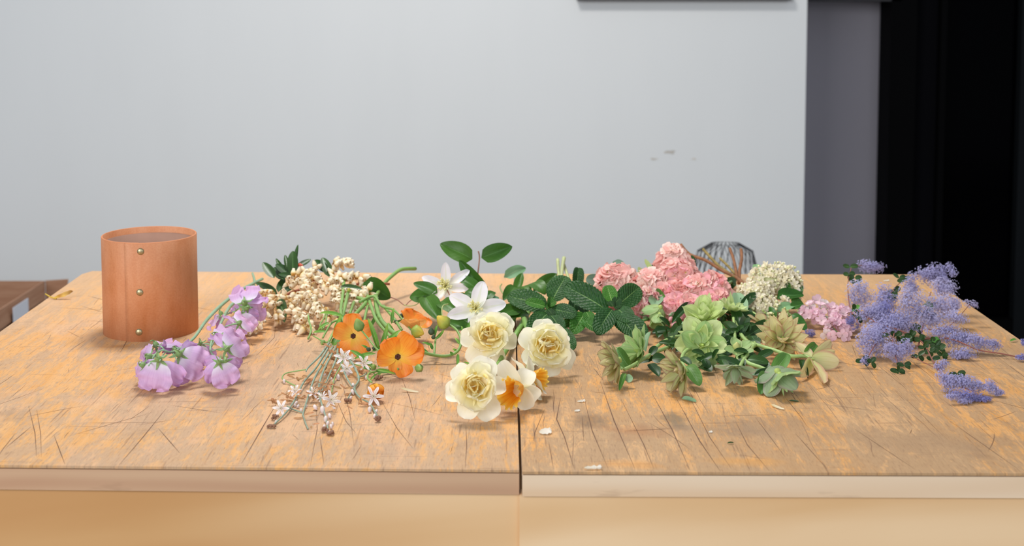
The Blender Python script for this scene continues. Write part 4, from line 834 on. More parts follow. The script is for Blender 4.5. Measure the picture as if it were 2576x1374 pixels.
for pts, r in (([(1403, 652, 712), (1406, 690, 720), (1412, 715, 730)], .0030), ([(1419, 648, 712), (1414, 680, 720), (1412, 715, 730)], .0036), ([(1418, 665, 712), (1430, 700, 725), (1438, 725, 745)], .0028)): stem(bs, pts, [r, r*.9], pg)
# ============================================================ mint
mint_m = petal_mat('mint_leaf', [(0, '265A20'), (.5, '1F4A1B'), (1, '275620')], .18, .5, .12, 10, line='7FA55C', lw=.04, bump=1., var=.14, spec=.35, side=10, sidek=1.2, quilt=13)
mint_y = petal_mat('young_mint_leaf', [(0, '427F28'), (.5, '3C7626'), (1, '427A28')], .25, .5, .12, 10, line='95BE6C', lw=.06, bump=1., var=.12, spec=.3, side=9, sidek=1.2, quilt=10)
mst = plain('mint_stem', '6E9C5A', .6, var=.15)
ml = [leafmesh('mint', mint_m, i, a=.48, b=.50, W=.56, fold=.18, bend=[-.35, .15, -.7][i], tip=[-.3, -.3, 0][i], nu=30, nv=10, serr=.035, wob=.04, quilt=.015, base=.03) for i in range(3)]
my = [leafmesh('minty', mint_y, i, a=.46, b=.52, W=.56, fold=.35, bend=[-.2, -.5][i], nu=24, nv=8, serr=.035, quilt=.015) for i in range(2)]
gm = 'mint sprigs'
m1 = root('mint_sprig', 'left mint sprig with crinkled dark leaves, behind the right double daffodil', 'herb', 1378, 860, gm)
stem(m1, [(1430, 870, 880), (1400, 840, 868), (1382, 805, 850), (1379, 790, 836)], [.0022, .0020, .0016], mst)
for i, l in enumerate([(1390, 758, 1424, 696, 62, 820, 808, (-.3, -1, .5)), (1375, 772, 1277, 744, 64, 835, 825, (0, -.8, .8)), (1385, 780, 1451, 795, 46, 840, 850, (.1, -.8, .7)), (1378, 790, 1332, 842, 54, 845, 868, (-.1, -.9, .6)), (1375, 780, 1352, 815, 50, 840, 855), (1385, 795, 1412, 835, 44, 850, 868), (1405, 830, 1443, 882, 42, 870, 895), (1360, 800, 1388, 835, 40, 850, 868, (0, -1, .4))]): leaf(m1, ml[i % 3], *l)
for i, l in enumerate([(1372, 772, 1321, 758, 28, 842, 838, (0, -.8, .7)), (1382, 775, 1386, 746, 26, 842, 836, (.5, -.8, .3)), (1378, 770, 1398, 758, 22, 842, 838, (-.5, -.8, .3)), (1378, 778, 1392, 796, 22, 845, 848), (1380, 778, 1384, 762, 14, 844, 840, (.8, -.6, 0)), (1380, 778, 1376, 764, 14, 844, 840, (-.8, -.6, 0))]): leaf(m1, my[i % 2] if i != 3 else ml[0], *l, name='young_leaf')
m2 = root('mint_sprig', 'right mint sprig with a star of large crinkled leaves below the pink blossom', 'herb', 1545, 850, gm)
stem(m2, [(1640, 800, 830), (1600, 810, 850), (1560, 805, 850), (1546, 792, 838)], [.0024, .0022, .0016], mst)
for i, l in enumerate([(1528, 782, 1421, 720, 66, 838, 822, (-.2, -.9, .7)), (1555, 768, 1609, 722, 60, 835, 822, (.1, -1, .5)), (1540, 780, 1500, 842, 56, 842, 868, (0, -.9, .6)), (1552, 778, 1588, 812, 50, 842, 858, (.1, -.9, .6)), (1546, 795, 1627, 848, 62, 850, 868, (.1, -.8, .6)), (1560, 800, 1600, 850, 50, 852, 866)]): leaf(m2, ml[i % 3], *l)
for i, l in enumerate([(1540, 762, 1527, 718, 38, 838, 828, (.1, -1, .2)), (1545, 765, 1560, 750, 26, 840, 836, (-.4, -1, .3)), (1542, 772, 1532, 758, 22, 842, 838, (.4, -1, .3)), (1545, 775, 1562, 768, 18, 843, 841), (1548, 772, 1546, 756, 14, 843, 839, (.8, -.6, 0))]): leaf(m2, my[0] if i == 0 else ml[i % 3], *l, name='young_leaf')
m3 = root('mint_sprig', 'small bright mint sprig lying low between the two big mint tops', 'herb', 1450, 850, gm)
stem(m3, [(1505, 795, 835), (1490, 808, 845), (1470, 800, 840), (1455, 800, 840)], [.0022, .0018], mst)
for i, l in enumerate([(1478, 795, 1408, 826, 34, 840, 852, (0, -.7, .8)), (1470, 790, 1440, 842, 46, 840, 858, (0, -.9, .6)), (1475, 785, 1490, 815, 30, 840, 850), (1470, 810, 1500, 835, 32, 848, 860), (1455, 800, 1422, 790, 24, 842, 838), (1478, 790, 1455, 768, 24, 838, 830), (1440, 790, 1455, 740, 34, 832, 818)]): leaf(m3, (my if i < 5 else ml)[i % 2], *l)
m4 = root('mint_sprig', 'single blunt dark mint leaf standing upright at the back between the two mint tops', 'herb', 1450, 770, gm)
stem(m4, [(1452, 742, 790), (1451, 725, 785)], [.0016, .0014], mst)
leaf(m4, leafmesh('mintb', mint_m, 5, a=.30, b=.28, W=.62, fold=.5, bend=-.25, nu=24, nv=8, serr=.04, quilt=.015, base=.4, endr=.3), 1450, 728, 1455, 674, 30, 785, 778, (.1, -1, .1))
leaf(m4, ml[2], 1425, 735, 1452, 760, 36, 800, 806)
# ============================================================ pink stock
def floret_mesh(name, mats, L, W, whorls, seed, a=.6, b=.28, ruf=.07, cupq=.12, eye=True, nu=6, nv=6, bend=.2, tip=-.4):
    mb = MB(); R = random.Random(seed)
    for w_, (n, sc, ti) in enumerate(whorls):
        for k in range(n):
            q = sc*R.uniform(.85, 1.1)
            mb.petal(RM('Z', k*2*PI/n+w_*.6+R.uniform(-.25, .25)) @ RM('Y', -ti+R.uniform(-.15, .15)) @ RM('X', R.uniform(-.2, .2)), L*q, W*q, a, b, bend=bend, tip=tip, cup=cupq, ruf=ruf, rn=1.2, nu=nu, nv=nv, seed=seed*9+k, base=.2)
    if eye: mb.lathe([(.10, .0), (.09, .10), (0, .14)], None, 5, 1)
    mb.tube([(0, 0, -.9), (0, 0, 0)], .07, 4, 1 if len(mats) > 1 else 0, sub=1)
    return mb.mesh(name, mats)
pk_m = petal_mat('pink_petal', [(0, 'F6E2B4'), (.25, 'FAD2C4'), (.6, 'F8C0B8'), (1, 'F9C8C0')], .36, .55, .1, 10, bump=.15, var=.12)
pk_l = petal_mat('pale_pink_petal', [(0, 'F6E6B4'), (.3, 'FBE0D4'), (1, 'FBDDD2')], .36, .55, .1, 10, bump=.15, var=.1)
pk_d = petal_mat('rose_petal', [(0, 'F4D0BC'), (.3, 'F8BEC0'), (1, 'F8B6BE')], .36, .55, .1, 10, bump=.15, var=.12)
cey = plain('yellow_green_eye', 'C9B85A', .6); stg = plain('stock_green', '7C9A6C', .6, var=.15); stleaf = petal_mat('stock_leaf', [(0, '6E8A6E'), (1, '5F7E66')], .12, .6, .1, 8, line='8FA58A', lw=.06, var=.2)
pkf = []
for i in range(7):
    m = [pk_m, pk_l, pk_m, pk_d, pk_m, pk_l, pk_d][i]
    pkf.append(floret_mesh('floret', [m, cey], 1, 1.05, [(4, 1, .1)] if i % 3 == 0 else [(4, 1, .1), (4, .66, .6)], i+3))
core_g = plain('flower_head_core', 'D88F84', .9); core_w = plain('pale_green_core', 'C3C79A', .9)
def head(par, u, v, g, rx, ry, n, s, meshes, seed, rot=0., core=None, dz=.8, name='floret', weights=None, jit=.35, face=(0, -.25, .25)):
    """a flower head: florets standing on an ellipsoid (rx, ry in picture pixels)"""
    R = random.Random(seed); c = P(u, v, g); X = Vector((math.cos(rot), 0, math.sin(rot))); Z = Vector((-math.sin(rot), 0, math.cos(rot))); Y = Vector((0, 1, 0))
    a, b, d = M_(rx, g), M_(ry, g), M_(min(rx, ry)*dz, g); S = M_(s, g)
    if core:
        mb = MB(); mb.lathe([(math.sin(t)*.74, -math.cos(t)*.74) for t in [i*PI/8 for i in range(9)]], Matrix.Translation(c) @ Matrix((X*a, Y*d, Z*b)).transposed().to_4x4(), 12); emit('flower_head', mb, core, par)
    k = 0
    for i in range(n*3):
        if k >= n: break
        t = (i+.5)/(n*3)*1.0; z = R.uniform(-.75, 1); ph = R.uniform(0, 2*PI); r = math.sqrt(max(0, 1-z*z))
        nn = Vector((r*math.cos(ph), r*math.sin(ph), z))
        if nn.y > .55 and R.random() < .8: continue
        q = R.uniform(.80, 1.05); p = c+X*a*nn.x*q+Y*d*nn.y*q+Z*b*nn.z*q
        if p.z < TOP+S*.3: continue
        no = (X*nn.x/a+Y*nn.y/d+Z*nn.z/b).normalized()+Vector((R.uniform(-jit, jit), R.uniform(-jit, jit), R.uniform(-jit, jit)))+Vector(face)
        put(name, meshes[R.choice(weights) if weights else R.randrange(len(meshes))], par, frame(p, no, R.random()*6, S*R.uniform(.75, 1.12))); k += 1
def HP(par, u, v, g, rx, ry, n, s, me, seed, **k): head(par, u, v, g, rx, ry, int(n*.72), s*1.22, me, seed, jit=.55, **k)
gst = 'pink stock flower spikes piled behind the right mint'
p1 = root('stock_flower', 'left pink stock spike, a round pale pink head seen end-on', 'flower', 1558, 790, gst)
HP(p1, 1557, 722, 775, 52, 52, 120, 21, pkf, 1, core=core_g, weights=[0, 1, 2, 5, 1, 4])
stem(p1, [(1560, 740, 785), (1600, 720, 760), (1640, 700, 735)], [.003, .003], stg)
stem(p1, [(1552, 735, 812), (1556, 760, 822)], [.0016, .0018], stg, 'flower_stalk')
leaf(p1, leafmesh('oval', stleaf, 1, a=.4, b=.42, W=.6, fold=.2, bend=-.5, nu=9, nv=5), 1520, 712, 1474, 702, 34, 770, 768, (0, -.8, .7)); leaf(p1, leafmesh('oval', stleaf, 1, a=.4, b=.42, W=.6, fold=.2, bend=-.5, nu=9, nv=5), 1570, 680, 1546, 656, 26, 760, 752, (0, -.8, .7))
p2 = root('stock_flower', 'tallest pink stock spike, upright centre with small green buds near its tip', 'flower', 1700, 800, gst)
HP(p2, 1698, 662, 770, 34, 40, 70, 21, pkf, 2, core=core_g, weights=[1, 1, 0, 5, 2], rot=.15)
HP(p2, 1705, 705, 785, 48, 46, 110, 21, pkf, 3, core=core_g, weights=[0, 2, 4, 1, 3])
HP(p2, 1700, 755, 800, 60, 36, 100, 21, pkf, 4, core=core_g, weights=[0, 2, 3, 4])
stem(p2, [(1700, 760, 805), (1705, 700, 790), (1712, 668, 765)], [.003, .0022], stg)
sbd = gbud('bud', petal_mat('sage_bud', [(0, '8FAE84'), (1, 'A5BE92')], .05, .6, .1, 6, bump=.1), .3)
for u, v, s, n in ((1712, 655, 17, (.1, -.4, 1)), (1722, 660, 17, (.7, -.4, .8)), (1714, 664, 14, (-.3, -.6, .5)), (1706, 660, 13, (-.8, -.4, .6)), (1719, 670, 14, (.6, -.6, .2)), (1700, 672, 16, (-.4, -.6, -.3))): put('bud', sbd, p2, frame(P(u, v+4, 752), n, 0, M_(s, 760)))
stem(p2, [(1696, 682, 752), (1708, 672, 752), (1714, 660, 752)], [.0016, .001], stg, 'flower_stalk')
p3 = root('stock_flower', 'right pink stock spike lying low toward the white lilac, deeper rose below', 'flower', 1780, 830, gst)
HP(p3, 1775, 742, 800, 58, 50, 130, 21, pkf, 5, core=core_g, weights=[0, 2, 4, 6, 1])
HP(p3, 1720, 778, 825, 52, 28, 75, 21, pkf, 6, core=core_g, weights=[3, 6, 0, 4]); HP(p3, 1798, 770, 815, 30, 28, 40, 21, pkf, 7, core=core_g, weights=[3, 6, 2, 4])
stem(p3, [(1760, 760, 815), (1800, 730, 780), (1850, 705, 730)], [.003, .003], stg)
p4 = root('stock_flower', 'front pink stock spike between mint star and green hellebore cup, loose buds below', 'flower', 1625, 835, gst)
HP(p4, 1640, 725, 790, 46, 38, 90, 21, pkf, 8, core=core_g, weights=[1, 0, 5, 2, 4]); HP(p4, 1622, 770, 820, 34, 38, 70, 21, pkf, 9, core=core_g, weights=[1, 0, 3, 6])
stem(p4, [(1628, 770, 820), (1660, 740, 790), (1690, 715, 760)], [.003, .003], stg)
pbd = gbud('bud', petal_mat('rose_bud', [(0, '8FA06A'), (.35, 'E5A0A6'), (1, 'EFA9AE')], .1, .5, .1, 6, bump=.1), .34)
for u, v, g, s in ((1602, 785, 820, 20), (1612, 793, 825, 20), (1600, 800, 828, 16), (1690, 800, 838, 18), (1698, 812, 842, 20), (1606, 772, 818, 16)): put('bud', pbd, p4, frame(P(u, v, g), (-.4, -.7, -.2), 0, M_(s, g)))
for u, v, g, s in ((1622, 790, 825, 20), (1628, 800, 828, 18), (1697, 788, 830, 16), (1690, 793, 832, 14)): put('bud', sbd, p4, frame(P(u, v, g), (-.6, -.6, .1), 0, M_(s, g)))
# grey-green leafy sprig behind the stock
eu = root('leafy_sprig', 'grey-green round-leaved sprig behind the pink stock, at the back edge', 'leaf sprig', 1640, 735)
stem(eu, [(1600, 712, 735), (1640, 695, 735), (1690, 680, 735), (1750, 690, 735), (1830, 715, 745)], [.0016, .0024], stg)
ov = leafmesh('ovl', stleaf, 2, a=.4, b=.45, W=.6, fold=.25, bend=-.4, nu=9, nv=5); drk = petal_mat('deep_green_leaf', [(0, '2E4E20'), (1, '2C4E20')], .12, .45, .1, 10, line='5F8F55', lw=.05, var=.15)
ovd = leafmesh('ovd', drk, 3, a=.4, b=.6, W=.6, fold=.25, bend=-.4, nu=9, nv=5); pale_l = petal_mat('pale_green_leaf', [(0, 'A9C07A'), (1, 'B7CB88')], .3, .5, .1, 8, var=.15); plf = leafmesh('plf', pale_l, 1, a=.5, b=.6, W=.35, fold=.3, bend=.4, nu=7, nv=4)
for l, m in (((1645, 695, 1612, 708, 30), ov), ((1650, 690, 1634, 672, 26), ov), ((1660, 690, 1642, 664, 22), ovd), ((1625, 698, 1605, 672, 14), plf), ((1640, 680, 1622, 652, 12), plf), ((1618, 690, 1600, 688, 14), plf), ((1655, 672, 1664, 648, 14), plf), ((1738, 685, 1741, 642, 22), ovd), ((1660, 700, 1680, 672, 24), ovd), ((1630, 690, 1640, 705, 26), ov), ((1600, 700, 1595, 680, 13), plf), ((1852, 718, 1820, 708, 34), ovd)):
    leaf(eu, m, *l, 742, 738, (0, -1, .4))
# ============================================================ white lilac with woody branches
wh_m = petal_mat('ivory_petal', [(0, 'EFE8B8'), (.4, 'F6EFD6'), (1, 'F5EDDA')], .3, .55, 0, bump=.05, var=.06)
wh_t = plain('lilac_tube', 'D5CFC8', .6); wood = plain('brown_twig', '8A5A38', .75, var=.25, nscale=80); wood2 = plain('olive_twig', '8C7A44', .75, var=.25, nscale=80)
wf = [floret_mesh('floret', [wh_m, wh_t], 1, .62, [(4, 1, .2+.5*(i == 2))], 40+i, .5, .4, .03, .45, False, 4, 3, .4, .1) for i in range(3)]
wbud = MB().lathe([(0, 0), (.06, .05), (.07, .5), (.26, .62), (.30, .85), (.14, 1.05), (0, 1.08)], None, 7).mesh('bud', petal_mat('lilac_bud', [(0, 'A9B873'), (.5, 'D9DCA0'), (1, 'EDE8C0')], .1, .5, 0, bump=0, var=.1))
gbu = MB().lathe([(0, 0), (.05, .05), (.06, .45), (.24, .6), (.26, .8), (0, 1.0)], None, 7).mesh('bud', petal_mat('green_lilac_bud', [(0, '7FA05A'), (1, 'BCCB80')], .1, .5, 0, bump=0, var=.1))
li = root('white_lilac_branch', 'ivory white lilac head on brown forked twigs that rise at the back edge', 'flower', 1940, 830)
for pts, r, m in (([(1712, 615, 700), (1735, 640, 705), (1775, 655, 712), (1815, 680, 722), (1855, 700, 740), (1868, 715, 750)], .0032, wood), ([(1769, 627, 700), (1790, 650, 708), (1812, 672, 716), (1850, 698, 738)], .0030, wood2), ([(1836, 625, 700), (1846, 655, 710), (1853, 690, 730), (1858, 712, 745)], .0030, wood),
             ([(1864, 627, 705), (1866, 650, 712), (1860, 685, 725), (1860, 712, 745)], .0032, wood), ([(1811, 650, 703), (1830, 668, 712), (1850, 690, 728)], .0026, wood2), ([(1858, 702, 742), (1885, 730, 770), (1920, 770, 810), (1935, 790, 825)], .0042, wood)):
    stem(li, pts, [r*.9, r], m, 'branch')
WW = [0, 1, 2, 3, 0, 1]; wfl = wf+[wbud]
head(li, 1948, 712, 785, 66, 46, 230, 12.5, wfl, 11, core=core_w, weights=WW); head(li, 1905, 742, 800, 40, 30, 90, 12, wfl, 12, core=core_w, weights=WW); head(li, 1985, 725, 790, 34, 34, 75, 12.5, wfl, 13, core=core_w, weights=WW)
l2 = root('white_lilac_branch', 'smaller ivory lilac cluster with green buds, lying low below the main white head', 'flower', 1925, 835)
head(l2, 1912, 775, 820, 46, 30, 120, 12.5, wfl, 14, core=core_w, weights=WW); head(l2, 1872, 742, 795, 34, 22, 40, 12, wfl, 15, core=core_w, weights=WW); head(l2, 1965, 765, 812, 22, 16, 16, 13, wfl, 16, weights=WW)
R = random.Random(6)
for k in range(46):
    u, v = (R.gauss(1932, 13), R.gauss(800, 8)) if k < 26 else (R.gauss(1968, 12), R.gauss(790, 8)); put('bud', gbu if k % 3 else wbud, l2, frame(P(u, v, 832), (R.uniform(-.8, .8), -1, R.uniform(-.3, .9)), 0, M_(13, 830)))
stem(l2, [(1935, 800, 834), (1925, 780, 822), (1915, 755, 790)], [.0018, .0022], stg)
lg = petal_mat('lilac_leaf', [(0, '3A6A24'), (.5, '346322'), (1, '3A6A26')], .2, .42, .1, 12, line='79A868', lw=.05, var=.15, spec=.28, side=7); lgp = petal_mat('pale_leaf_underside', [(0, '8FBB86'), (1, '86B57E')], .25, .55, .1, 12, line='A9CC98', lw=.06, var=.08)
lv = [leafmesh('ll', lg, i, a=.42, b=.62, W=.62, fold=.3, bend=-.6+.5*i, nu=10, nv=6, wob=.06) for i in range(2)]; lvp = leafmesh('lp', lgp, 2, a=.42, b=.5, W=.6, fold=.4, bend=-.5, nu=10, nv=6, wob=.06)
for l, m in (((1955, 752, 2020, 742, 40, 810, 800), lv[0]), ((2005, 748, 2012, 712, 24, 800, 790), lv[1]), ((1990, 758, 2022, 765, 34, 812, 808), lv[1]), ((1955, 785, 1995, 768, 30, 825, 815), lvp), ((1990, 778, 2021, 765, 26, 820, 812), lv[0]), ((1985, 795, 2028, 832, 36, 835, 845), lv[0]), ((1905, 690, 1902, 665, 22, 770, 762), lvp), ((1935, 690, 1928, 668, 22, 770, 762), lv[1]), ((1985, 740, 1978, 705, 12, 800, 790), lv[0]), ((1948, 800, 1937, 772, 20, 835, 828), lv[0])):
    leaf(li if l[5-0] < 800 else l2, m, *l)
# ============================================================ pink four-petalled blossom
pp_m = petal_mat('blush_petal', [(0, 'EDE0D0'), (.3, 'F4D8E0'), (1, 'F2CEDB')], .36, .5, .06, 8, bump=.1, var=.10)
pp_w = petal_mat('white_blush_petal', [(0, 'EFE3D6'), (1, 'F6EAF0')], .36, .5, .06, 8, bump=.1, var=.04); pp_t = plain('mauve_tube', 'C79FB8', .6)
pf = [floret_mesh('floret', [pp_m if i != 2 else pp_w, pp_t], 1, .86, [(4, 1, .15+.3*(i == 1))], 60+i, .55, .30, .03, .35, True, 5, 5, .3, .0) for i in range(4)]
b1 = root('pink_blossom_cluster', 'loose blush pink cluster of four-petalled florets between hellebore and purple branch, upper part', 'flower', 2075, 830)
head(b1, 2062, 790, 822, 46, 26, 34, 15, pf, 21, weights=[0, 1, 2, 3, 0]); head(b1, 2118, 800, 832, 28, 26, 32, 15, pf, 22, weights=[0, 1, 3])
stem(b1, [(2040, 780, 815), (2060, 790, 822), (2085, 800, 830), (2110, 805, 836)], [.0014, .0016], stg)
for pts in ([(2028, 788, 820), (2045, 770, 812), (2052, 755, 806)], [(2052, 785, 820), (2062, 772, 814), (2070, 762, 810)]): stem(b1, pts, [.0008, .0008], pp_t, 'flower_stalk')
for u, v, g, i in ((2054, 757, 808, 1), (2072, 766, 812, 2), (2082, 776, 816, 2), (2040, 775, 815, 2), (2118, 778, 815, 0), (2066, 806, 832, 0), (2022, 782, 818, 0)): put('floret', pf[i], b1, frame(P(u, v, g), (.1*(i-1), -.8, .6), i, M_(17, g)))
b2 = root('pink_blossom_cluster', 'lower pink florets nearest the viewer, drooping onto the wood under the blush cluster', 'flower', 2105, 858)
head(b2, 2105, 826, 846, 34, 18, 28, 15.5, pf, 23, weights=[0, 1, 3, 0]); stem(b2, [(2085, 815, 840), (2100, 830, 846), (2112, 842, 852)], [.0012, .0012], stg)
for u, v, g, i in ((2078, 846, 854, 2), (2128, 848, 856, 0), (2118, 852, 858, 0), (2090, 848, 856, 1)): put('floret', pf[i], b2, frame(P(u, v, g), (.2, -.9, .3), i, M_(18, g)))
gsp = leafmesh('spk', pale_l, 4, a=.5, b=.6, W=.3, fold=.3, nu=5, nv=2)
R = random.Random(2)
for k in range(16): u, v = R.gauss(2052, 13), R.gauss(786, 5); leaf(b1, gsp, u, v, u+R.uniform(-12, 12), v+R.uniform(-8, 2), 4, 822, name='bract')
# ============================================================ hellebores
def hmat(n, a, b_, c_, e=None, **k): return petal_mat(n, [(0, a), (.45, b_), (1, c_)], .36, .5, .16, 16, edge=e, ew=.72, bump=.3, var=.08, **k)
h_lt = hmat('light_green_sepal', 'E8F0B4', 'DAE8A4', 'D4E4A4'); h_md = hmat('green_sepal', 'C2D896', 'ACCB84', 'A6C684', 'BECB92'); h_bl = hmat('dusty_green_sepal', 'AABF94', '9AB28A', 'A0B28E', 'B0A69A'); h_yl = hmat('yellow_green_sepal', 'D6E09A', 'E4E0A6', 'E4D6A4', 'CFA08A'); h_br = hmat('bronze_green_sepal', 'C8D28C', 'C2C788', 'C4B88A', 'A88672')
def hset(m, s): return ([MB().petal(None, 1, .78, .55, .62, bend=.2, tip=.1, cup=.28, ruf=.06, rn=1.6, nu=10, nv=7, base=.2, seed=s+i).mesh('sepal', m) for i in range(3)],
                        [MB().petal(None, 1, .40, .62, .92, bend=.3, tip=.15, cup=.5, ruf=.04, rn=1.2, nu=8, nv=5, base=.2, seed=s+10+i).mesh('petal', m) for i in range(3)])
HS = {k: hset(m, i*30) for i, (k, m) in enumerate((('lt', h_lt), ('md', h_md), ('bl', h_bl), ('yl', h_yl), ('br', h_br)))}
hc_me = MB().lathe([(0, -.1), (.10, -.06), (.13, .04), (.07, .16), (.03, .3), (0, .32)], None, 8).mesh('flower', plain('hellebore_centre', 'A9BC62', .6, var=.2, nscale=200))
def hell(par, u, v, g, s, n, k, roll=0., inner=12, tilt=.35, seed=1, osc=1., itl=(.2, 1.15), isz=(.85, 1.15)):
    S = M_(s, g)*.57; F = frame(P(u, v, g), n, roll, S); R = random.Random(seed); b = put('flower', hc_me, par, F); O, I = HS[k]
    for i in range(5): put('sepal', O[i % 3], b, F @ RM('Z', i*2*PI/5+R.uniform(-.15, .15)) @ TR(.05, 0, -.02*(i % 2)) @ RM('Y', -tilt-R.uniform(-.15, .15)) @ RM('X', R.uniform(-.12, .12)) @ Matrix.Diagonal((osc,)*3+(1,)))
    for i in range(inner):
        q = R.uniform(*isz); put('petal', I[i % 3], b, F @ RM('Z', i*2.4+R.uniform(-.2, .2)) @ TR(.05, 0, .02) @ RM('Y', -R.uniform(*itl)) @ RM('X', R.uniform(-.35, .35)) @ Matrix.Diagonal((q, q, q, 1)))
    return b
hdk = petal_mat('hellebore_leaf', [(0, '2A4E1C'), (.5, '234316'), (1, '294C1C')], .1, .4, .12, 14, line='5E8F58', lw=.035, bump=.1, sidek=.15, var=.2, spec=.28, side=8); hmd = petal_mat('hellebore_bract', [(0, '6A9544'), (.5, '57863A'), (1, '54803A')], .2, .45, .12, 14, line='86B070', lw=.05, bump=.2, var=.12, spec=.28, side=7); hgr = petal_mat('grey_bract', [(0, '93B58A'), (1, '84A87F')], .22, .55, .1, 14, line='A2C096', lw=.05, var=.08)
Ld = [leafmesh('hd', hdk, i, a=.5, b=.62, W=.4, fold=.4, bend=[-.5, .2][i], tip=[0, -.6][i], nu=10, nv=5) for i in range(2)]; Lm = [leafmesh('hm', hmd, i, a=.45, b=.55, W=.55, fold=.35, bend=[-.6, .3][i], tip=[-.2, -.5][i], nu=11, nv=6, wob=.05) for i in range(2)]; Lg = [leafmesh('hg', hgr, i, a=.45, b=.5, W=.5, fold=.35, bend=[-.5, .3][i], nu=10, nv=6, wob=.05) for i in range(2)]
hst = plain('hellebore_stem', '9DB86F', .5, var=.12)
gh = 'green hellebore stems heaped on the right bench'
def lvs(par, lst, kinds):
    for i, l in enumerate(lst): leaf(par, kinds[i % len(kinds)], *l)
h1 = root('hellebore_stem', 'hellebore with a closed speckled green cup seen from behind, beside the mint star', 'flower', 1660, 850, gh)
hell(h1, 1662, 772, 838, 86, (-.3, .35, -.65), 'md', .3, 4, .75, 1); hell(h1, 1660, 790, 842, 76, (-.25, -.5, -.75), 'md', 1.1, 0, .9, 2)
leaf(h1, Lm[0], 1676, 762, 1650, 731, 28, 825, 812, (-.6, -1, .4)); leaf(h1, Lg[0], 1640, 770, 1660, 742, 36, 830, 820, (0, -.6, .8))
stem(h1, [(1672, 766, 826), (1700, 770, 820), (1735, 780, 822), (1780, 790, 830), (1850, 800, 830)], [.0026, .003], hst); lvs(h1, [(1690, 815, 1745, 761, 22, 850, 825), (1665, 820, 1655, 850, 26, 850, 865), (1690, 830, 1640, 838, 22, 858, 860)], Ld)
h2 = root('hellebore_stem', 'double pale green hellebore with pointed upright petals, highest of the hellebores', 'flower', 1772, 850, gh)
hell(h2, 1772, 806, 846, 112, (-.1, -.5, .85), 'lt', .2, 26, .5, 3, 1.0, (.25, 1.35), (.85, 1.15)); hell(h2, 1838, 785, 835, 78, (.3, -.1, .95), 'lt', .6, 14, .5, 4)
leaf(h2, Lm[0], 1772, 822, 1830, 862, 58, 858, 880, (-.2, -.9, .6)); leaf(h2, Lg[0], 1868, 795, 1852, 738, 38, 835, 815, (.1, -1, .4)); leaf(h2, Lg[1], 1735, 825, 1702, 812, 22, 858, 850); leaf(h2, Ld[0], 1862, 780, 1907, 738, 26, 830, 815); leaf(h2, Lm[1], 1745, 815, 1722, 845, 36, 855, 866)
stem(h2, [(1775, 815, 852), (1800, 830, 862), (1850, 850, 875), (1880, 850, 870)], [.0026, .003], hst)
h3 = root('hellebore_stem', 'broad ruffled mint green double hellebore below the highest one, facing the viewer', 'flower', 1765, 925, gh)
hell(h3, 1762, 866, 912, 128, (-.05, -.8, .55), 'lt', .5, 22, .2, 5, 1.0, (.1, 1.0), (.6, .95)); hell(h3, 1765, 885, 918, 110, (.05, -.7, .3), 'md', 1.0, 0, .1, 6)
lvs(h3, [(1740, 905, 1790, 922, 40, 918, 925), (1800, 900, 1835, 915, 32, 915, 920)], Lm); lvs(h3, [(1835, 890, 1790, 902, 30, 905, 918), (1700, 852, 1690, 880, 20, 885, 900)], Ld)
stem(h3, [(1768, 880, 905), (1810, 870, 895), (1860, 860, 882)], [.0026, .003], hst)
h4 = root('hellebore_stem', 'yellow-cream double hellebore with pink-edged narrow petals opening upward', 'flower', 1965, 885, gh)
hell(h4, 1966, 858, 892, 128, (0, -.75, .65), 'yl', .9, 20, .45, 7, .85, (.15, 1.1), (.9, 1.2)); leaf(h4, leafmesh('ylow', h_yl, 3, a=.55, b=.42, W=.6, cup=.3, bend=.3, nu=10, nv=6, base=.2), 1962, 862, 1905, 848, 40, 892, 885, name='sepal')
stem(h4, [(1885, 782, 828), (1905, 795, 838), (1930, 812, 850), (1950, 835, 872)], [.0028, .0026], hst)
hell(h4, 1915, 812, 845, 66, (.1, .4, .8), 'yl', 0, 0, .2, 8); lvs(h4, [(1870, 852, 1846, 776, 34, 860, 835, (0, -1, .4)), (1872, 852, 1948, 810, 34, 862, 845), (1850, 800, 1905, 798, 30, 840, 838), (1880, 795, 1878, 775, 26, 838, 828)], Ld)
h5 = root('hellebore_stem', 'yellow single hellebore with wide pink-rimmed sepals turned right, farthest right of the hellebores', 'flower', 2055, 965, gh)
c = P(2040, 905, 930); F = frame(c, (.75, -.4, .2), 0, M_(30, 930)); b = put('flower', hc_me, h5, F)
hy = [leafmesh('hy', h_yl, i, a=.5, b=.55, W=.6, cup=.35, fold=-.1, bend=.15, tip=-.3, ruf=.03, nu=12, nv=7, base=.15) for i in range(3)]
for i, (tu, tv, g, wp) in enumerate(((2000, 862, 905, 38), (2090, 860, 905, 34), (2111, 912, 930, 52), (2070, 972, 972, 40), (2012, 950, 960, 34), (2100, 885, 918, 30))):
    e = P(tu, tv, g); e.z = max(e.z, TOP+.003); lay(b, hy[i % 3], c, e, M_(wp, 930), (.3, -.9, .3), 'sepal')
leaf(h5, Lm[0], 2022, 895, 2052, 866, 26, 920, 908, (0, -1, .4)); leaf(h5, Ld[0], 2015, 905, 2022, 940, 18, 925, 942); leaf(h5, Ld[1], 2025, 920, 2032, 955, 8, 938, 955)
stem(h5, [(1880, 860, 885), (1910, 870, 905), (1950, 882, 918), (1990, 896, 925), (2025, 896, 925), (2038, 902, 930)], [.003, .0026], hst)
h6 = root('hellebore_stem', 'light green double hellebore in profile facing left, paired behind the leftmost bronze one', 'flower', 1615, 945, gh)
